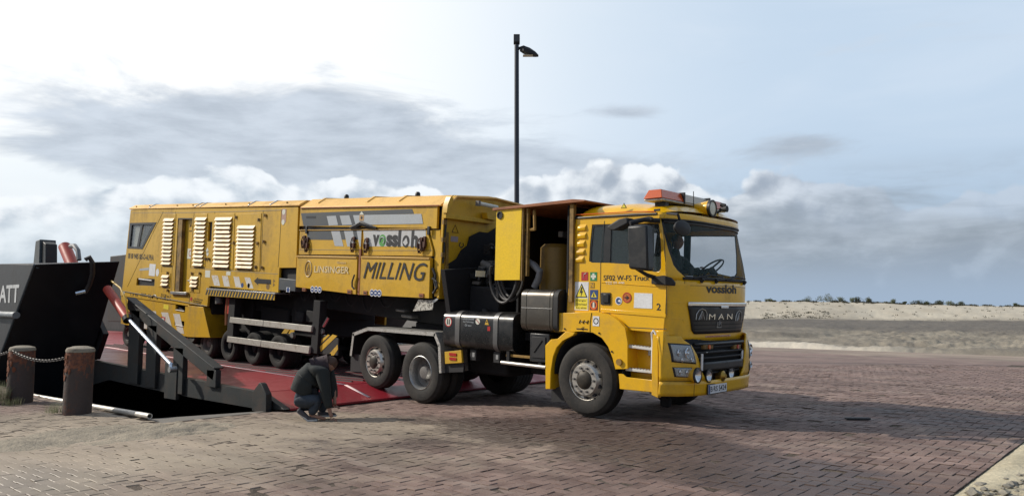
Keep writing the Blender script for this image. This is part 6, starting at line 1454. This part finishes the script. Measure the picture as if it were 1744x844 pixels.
def skewtext(nm, s, m, parent, bl, br, tl, y, **kw):
    w_ = br[0]-bl[0]; o = text(nm, s, m, parent, (0, 0, 1, 1), 0, **kw)
    me = o.data; n = len(me.vertices); co = np.empty(n*3); me.vertices.foreach_get('co', co); co = co.reshape(-1, 3)
    u, v, e = co[:, 0].copy(), co[:, 2].copy(), co[:, 1].copy()
    co[:, 0] = bl[0]+u*(br[0]-bl[0])+v*(tl[0]-bl[0]); co[:, 2] = bl[1]+u*(br[1]-bl[1])+v*(tl[1]-bl[1]); co[:, 1] = e+y
    me.vertices.foreach_set('co', co.astype(np.float32).ravel()); me.update(); return o
skewtext('lettering', 'MILLING', LETB, fr_, (-2.052,1.939), (-0.37,1.981), (-1.951,2.255), -.0475, bold=.0, shear=.0)
skewtext('lettering', 'LINSINGER', mat('faded_cream_lettering', (.66, .52, .28), .5), fl, (-3.682,1.973), (-2.51,2.002), (-3.673,2.108), -.0475, bold=.02)
c_ = (-3.899,2.034); lg = MB(); lg.tube([(c_[0]+.12*math.cos(t), -.046, c_[1]+.16*math.sin(t)) for t in [R_(20*k_) for k_ in range(19)]], .009, 5)
lg.tube([(c_[0]-.07, -.046, c_[1]-.12), (c_[0], -.046, c_[1]+.10), (c_[0]+.07, -.046, c_[1]-.12)], .009, 5); lg.tube([(c_[0]-.03, -.046, c_[1]-.12), (c_[0], -.046, c_[1]-.03), (c_[0]+.03, -.046, c_[1]-.12)], .008, 5); lg.build('emblem', MATS['faded_cream_lettering'], fl)
text('lettering', 'GmbH', MATS['faded_cream_lettering'], fl, bx2((-2.923,2.185), (-2.631,2.226)), -.046)
for cs_ in (((-3.714,1.632), (-3.584,1.637), (-3.455,1.638)), ((-1.767,1.687), (-1.658,1.691), (-1.549,1.692))):
    for i, c in enumerate(cs_): s_ = film('round_sticker', WHITE, circ(c, .066), trl, -.040); PL('pictogram', BLUES, s_, circ(c, .052), -.0435, -.0422); B('pictogram_bar', WHITE, s_, c[0]-.03, c[0]+.03, -.0445, -.0437, c[1]-.012, c[1]+.012)
# over-centre latches
def latch(x, zt_, zb_, nm='latch'):
    mb = MB(); mb.box(x-.03, x+.03, -.035, 0, zt_-.10, zt_); mb.tube([(x-.035, -.04, zt_-.02), (x-.05, -.06, (zt_+zb_)/2), (x-.02, -.05, zb_)], .012, 5); mb.tube([(x+.03, -.04, zt_-.05), (x+.05, -.055, (zt_+zb_)/2-.03), (x+.01, -.05, zb_+.02)], .010, 5)
    mb.box(x-.045, x+.05, -.05, -.005, (zt_+zb_)/2-.07, (zt_+zb_)/2+.03); mb.lathe([(.03, -.05), (.035, -.03), (.02, -.02)], (x+.01, 0, zb_+.03), 10); return mb.build(nm, LATM, trl, bev=.003)
LATM = mat('rusty_latch', (.07, .030, .020), .6, .3, dirt=(.18, .06, .03), amt=.7, dscale=9)
for a, b_ in (((-4.156,2.715), (-4.112,2.45)), ((-4.035,2.683), (-3.999,2.373)), ((-2.452,2.718), (-2.415,2.417)), ((-2.039,2.705), (-2.019,2.416)), ((-0.501,2.74), (-0.475,2.457)), ((-0.415,2.756), (-0.391,2.5))): latch(a[0], a[1], b_[1])
h0_ = [(-2.593,2.884), (-2.384,2.924), (-2.232,2.976), (-2.072,2.936), (-1.764,2.891)]
MB().tube([(a, -.03, b_) for a, b_ in h0_], [.02, .04, .05, .04, .02], 6).build('lift_hook', BLK, trl); 
for a in ((-4.101,2.879), (-0.324,2.902)): B('hook', BLK, trl, a[0]-.03, a[0]+.03, -.03, .0, a[1]-.12, a[1]+.03, .004)
hs2 = [(-2.297,1.993), (-2.357,1.863), (-2.347,1.767), (-2.279,1.724)]; MB().tube([(a, -.07, b_) for a, b_ in hs2], .016, 6).build('safety_cable', RUB, trl)
hs2 = [(-0.183,2.212), (-0.101,2.101), (-0.112,1.986), (-0.051,1.876), (-0.127,1.785)]; MB().tube([(a, .0, b_) for a, b_ in hs2], .022, 6).build('safety_cable', RUB, trl)
hs2 = [(-0.151,2.042), (-0.044,1.99), (-0.02,1.906), (-0.096,1.81)]; MB().tube([(a, -.02, b_) for a, b_ in hs2], .016, 6).build('safety_cable', RUB, trl)
PL('vertical_bar', RUSTY, trl, [(-2.254,2.488), (-2.202,2.49), (-2.163,1.62), (-2.216,1.629)], -.03, .0)
# front end of the hopper
ff = PL('front_wall', YT, trl, [(.02, 3.27), (.27, 3.49), (1.15, 3.56), (1.35, 3.56), (2.23, 3.49), (2.48, 3.27), (2.48, 1.7), (.02, 1.7)], -.05, .0, 'x')
u_ = [(-0.022,3.16), (1.155,3.129), (1.147,3.068), (-0.023,3.074)]; PL('cross_beam', YT, trl, u_, .005, .10, 'x', bev=.004)
MB().tube([(.03, y, z) for y, z in ((.02, 3.26), (.27, 3.47), (1.25, 3.545), (2.2, 3.48), (2.48, 3.26))], .022, 6).build('gable_rim', YR, trl)
hk = [(0.025,3.443), (0.093,3.428), (0.09,3.327), (0.039,3.279), (0.024,3.178), (-0.044,3.158), (-0.033,3.301)]; PL('lifting_eye', YT, trl, hk, .02, .14, 'x', bev=.004)
hk = [(0.899,3.251), (0.958,3.263), (0.98,3.208), (1.166,3.173), (1.17,3.131), (0.938,3.144)]; PL('bracket', YT, trl, hk, .02, .16, 'x', bev=.004)
a, b_ = (0.633,3.39), (1.118,3.367); MB().tube([(.2, a[0], a[1]), (.2, b_[0], b_[1])], .035, 10).build('lamp_tube', PALE, trl); B('lamp_tube_cap', RIMG, trl, .16, .24, a[0]-.03, a[0]+.02, a[1]-.045, a[1]+.045)
gx = [(0.061,3.065), (0.059,2.91), (0.05,2.737), (0.058,2.452), (0.046,2.309)]; MB().tube([(.02, a, b_) for a, b_ in gx], .018, 6).build('seal_strip', BLK, trl)
for t_ in ((0.03,3.008), (0.035,2.708), (0.041,2.451)): B('seal_clip', BROWN, trl, .01, .05, t_[0]-.05, t_[0]+.02, t_[1]-.04, t_[1]+.04)
tri = [(0.231,2.854), (0.379,2.853), (0.297,2.98)]; MB().tube([(.004, a, b_) for a, b_ in tri+[tri[0]]], .009, 4).build('triangle_mark', BROWN, ff)
u0, v0, u1, v1 = bx2((0.209,2.69), (0.381,2.783)); B('label', mat('faded_lilac_label', (.34, .28, .30), .5), ff, .002, .006, u0, u1, v0, v1)
lp = [(0.401,2.689), (0.378,2.629), (0.43,2.595), (0.487,2.636), (0.463,2.678)]; MB().tube([(.05, a, b_) for a, b_ in lp], .010, 5).build('wire_loop', BLK, trl)
# machinery bay ahead of the hopper
mbay = PL('engine_guard', CHAS, trl, [(-0.119,2.199), (1.135,2.305), (2.3, 1.0), (.2, 1.0)], .15, .25, 'x')
rs = random.Random(11)
B('hydraulic_tank', CHAS, trl, .3, 1.0, .45, 1.5, 1.15, 1.95, .03); B('pump_frame', CHAS, trl, .3, 1.1, 1.0, 2.3, 1.0, 2.3, .03)
PL('pump_backplate', CHAS, trl, [(0.117,2.278), (0.345,2.395), (0.452,2.555), (0.588,2.642), (0.636,2.807), (0.88,2.908), (1.096,2.906), (1.307,3.02), (2.4, 1.0), (.2, 1.0)], .02, .04, 'x')
for i in range(130):
    y_, z_ = .45+1.6*rs.random(), 1.9+1.0*rs.random(); 
    if z_ > 2.0+(y_-.45)*1.0+.25: continue
    s_ = .03+.07*rs.random(); m_ = rs.choice([CHAS, BLK, BLK, RIMG])
    if i % 2: MB().cyl((.28, y_, z_), (.42+.1*rs.random(), y_+rs.uniform(-.1, .1), z_+rs.uniform(-.1, .1)), s_*.7, n=12).build('valve', m_, trl)
    else: B('manifold', m_, trl, .26, .42, y_-s_, y_+s_, z_-s_, z_+s_*.8, .01)
for i in range(14):
    y0_, z0_ = .5+.11*i, 2.05+.06*i; pts = [(.45+.2*math.sin(i), y0_+.28*t-.1*math.sin(i), z0_+.34*math.sin(math.pi*t*.85)-.5*t*t) for t in [k_/8 for k_ in range(9)]]
    MB().tube(pts, .020+.006*(i % 3), 7).build('hydraulic_hose', RUB, trl)
u0, v0, u1, v1 = bx2((-0.137,2.125), (0.079,2.221)); B('white_label', PALE, trl, 1.003, 1.007, u0, u1, v0, v1)
cp = [(-0.651,1.436), (-0.523,1.648), (-0.133,1.664), (-0.144,1.503)]; PL('chequer_bracket', mat('pale_chequer', (.56, .54, .48), .5, .2, dirt=(.10, .09, .08), amt=.9, dscale=26, lo=.48, hi=.56), trl, cp, .02, .035)
PL('bracket_arm', ALU, trl, [(-0.146,1.663), (0.009,1.731), (-0.041,1.671), (-0.137,1.613)], .02, .03)
# chassis and units below
B('neck_beam', CHAS, trl, -4.2, -.3, .55, .85, 1.20, 1.64, .02); B('neck_beam', CHAS, trl, -4.2, -.3, 1.65, 1.95, 1.20, 1.64, .02)
B('neck_plate', CHAS, trl, -4.3, .1, .5, 2.0, 1.45, 1.63); B('main_frame', CHAS, trl, -8.1, -4.2, .55, 1.95, .95, 1.62, .02)
B('milling_unit', CHAS, trl, -5.2, -4.35, .45, 2.1, .55, 1.55, .04); B('grinding_unit', CHAS, trl, -7.9, -6.9, .45, 2.1, .10, 1.3, .04)
B('drive_box', CHAS, trl, -6.6, -5.4, .5, 2.0, .15, 1.1, .04); B('rear_frame', CHAS, trl, -13.1, -8.1, .5, 2.0, .10, .78, .02)
PL('dark_side_plate', BLKM, trl, [(-5.094,1.999), (-4.395,2.029), (-4.401,1.656), (-5.03,1.476)], .10, .13)
u0, v0, u1, v1 = bx2((-5.042,1.79), (-4.384,1.518)); gbx = B('grey_box', DGREY, trl, u0, u1, -.01, .4, v0+.02, v1, .012)
u0, v0, u1, v1 = bx2((-4.721,1.614), (-4.588,1.514)); s_ = film('sticker', WHITE, rect((u0, v0), (u1, v1)), gbx, -.0115); PL('pictogram', BLUES, s_, circ(((u0+u1)/2, (v0+v1)/2), .05), -.0155, -.014)
# step ledge with hazard edge
a, b_ = (-8.118,1.377), (-5.011,1.472)
MB().hexa([(a[0], -.10, a[1]-.03), (b_[0], -.10, b_[1]-.03), (b_[0], .3, b_[1]-.03), (a[0], .3, a[1]-.03), (a[0], -.10, a[1]), (b_[0], -.10, b_[1]), (b_[0], .3, b_[1]), (a[0], .3, a[1])]).build('ledge', ALU, trl, bev=.003)
n_ = 24; L_ = b_[0]-a[0]; hzb = PL('hazard_strip', HAZY, trl, [(a[0]+.02, a[1]-.032), (b_[0]-.02, b_[1]-.032), (b_[0]-.02, b_[1]-.155), (a[0]+.02, a[1]-.165)], -.095, -.085)
for i in range(n_):
    t = (i+.3)/n_; x_ = a[0]+L_*t; z_ = a[1]+(b_[1]-a[1])*t-.034; d_ = .06
    if i*1.0/n_ > .97: continue
    PL('hazard_stripe', BARP, hzb, [(x_, z_), (x_+.07, z_), (x_+.07-d_, z_-.118), (x_-d_, z_-.118)], -.0985, -.0958)
for i in range(30):
    t = (i+.5)/30; MB().cyl((a[0]+L_*t, -.085, a[1]+(b_[1]-a[1])*t), (a[0]+L_*t, -.085, a[1]+(b_[1]-a[1])*t+.018), .02, n=6).build('grip_stud', ALUW, hzb)
# underrun rails
for p_, q_, r_, s__ in (((-7.024,0.783), (-3.687,0.895), (-3.698,0.769), (-7.04,0.656)), ((-7.081,0.333), (-3.716,0.475), (-3.738,0.326), (-7.097,0.206))):
    m0_ = ((p_[0]*.555+q_[0]*.445), (p_[1]*.555+q_[1]*.445)); m1_ = ((s__[0]*.555+r_[0]*.445), (s__[1]*.555+r_[1]*.445))
    PL('guard_rail', ALUW, trl, [p_, (m0_[0]-.008, m0_[1]), (m1_[0]-.008, m1_[1]), s__], -.02, .03, bev=.006); PL('guard_rail', ALUW, trl, [(m0_[0]+.008, m0_[1]), q_, r_, (m1_[0]+.008, m1_[1])], -.02, .03, bev=.006)
    B('rail_bracket', CHAS, trl, q_[0]-.35, q_[0]-.05, .031, .25, q_[1]-.20, q_[1]-.02)
u0, v0, u1, v1 = bx2((-3.743,1.161), (-3.508,0.346)); B('guard_post', CHAS, trl, u0, u1, .03, .2, v0, v1+.25, .01)
u0, v0, u1, v1 = bx2((-7.233,0.811), (-6.946,0.222)); B('guard_post', CHAS, trl, u0, u1, .04, .2, v0, v1+.55, .01)
a, b_ = (-3.291,1.104), (-3.445,0.91); MB().cyl((a[0], .10, a[1]), (b_[0], .10, b_[1]), .035, n=12).build('piston_rod', CHROME, trl); c_ = (-3.477,0.802); MB().cyl((c_[0], .08, c_[1]), (c_[0], .12, c_[1]), .055, n=12).build('rod_eye', ALU, trl)
hzp = PL('hazard_plate', BARP, trl, [(-3.502,0.745), (-2.909,0.717), (-2.891,0.384), (-3.52,0.344)], .09, .12, bev=.01)
for p_ in ([(-3.505,0.491), (-3.099,0.779), (-2.945,0.766), (-3.462,0.395)], [(-3.206,0.353), (-2.915,0.6), (-2.892,0.507), (-3.012,0.376)], [(-3.459,0.641), (-3.252,0.763), (-3.189,0.755), (-3.469,0.56)]): PL('hazard_stripe', HAZY, hzp, p_, .085, .0895)
for p_ in ([(-5.532,0.414), (-5.245,0.686), (-5.062,0.688), (-5.336,0.411)], [(-5.262,0.411), (-5.025,0.684), (-4.86,0.692), (-5.073,0.424)]): PL('hazard_stripe', HAZY, trl, p_, .34, .36)
c_ = (-4.881,0.567); MB().lathe([(.0, .28), (.07, .28), (.08, .34), (.0, .34)], (c_[0], 0, c_[1]), 14).build('round_cover', RIMG, trl)
c_ = (-7.344,1.116); film('sticker', REDP, [(c_[0]-.10, c_[1]-.28), (c_[0]+.10, c_[1]-.28), (c_[0]+.10, c_[1]+.25), (c_[0]-.10, c_[1]+.25)], None, .07)
MB().tube([(c_[0], .1, c_[1]+.4), (c_[0]-.05, .1, c_[1]-.3), (c_[0]-.02, .1, c_[1]-.55)], .05, 8).build('stay_rod', RUSTY, trl); c_ = (-7.823,1.188); MB().cyl((c_[0], .08, c_[1]+.1), (c_[0]+.05, .08, c_[1]-.15), .09, n=12).build('air_filter', RIMG, trl)
for i, (a, b_) in enumerate((((-4.826,1.11), (-4.515,0.87)), ((-4.412,1.163), (-4.109,0.9)), ((-1.484,1.413), (-1.219,1.368)), ((-1.318,1.327), (-1.005,1.272)))):
    u0, v0, u1, v1 = bx2(a, b_); B('cover_box' , RIMG if i > 1 else CHAS, trl, u0, u1, .30, .50, v0, v1, .03)
for i in range(10):
    x_ = -6.9+.55*i; dd_ = .16+.06*(i*7 % 3); MB().tube([(x_+.42*t_, .30, 1.58-dd_*4*t_*(1-t_)) for t_ in [k_/10 for k_ in range(11)]], .016, 6).build('sagging_hose', CHAS, trl)
# wheels on the deck
S45, C45 = math.sin(R_(4.5)), math.cos(R_(4.5))
def twheel(x, r, far=True):
    xw = -9.786+x*C45; z = (deckz(xw)+r-.011+x*S45)/C45
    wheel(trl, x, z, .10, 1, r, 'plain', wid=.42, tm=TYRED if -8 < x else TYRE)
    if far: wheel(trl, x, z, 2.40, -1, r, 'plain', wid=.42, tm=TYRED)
    MB().cyl((x, .3, z), (x, 2.2, z), .06, n=10).build('axle', CHAS, trl)
for x_ in (-13.08, -11.35, -8.30): twheel(x_, .36)
for x_ in (-7.25, -6.15, -5.1): twheel(x_, .38)
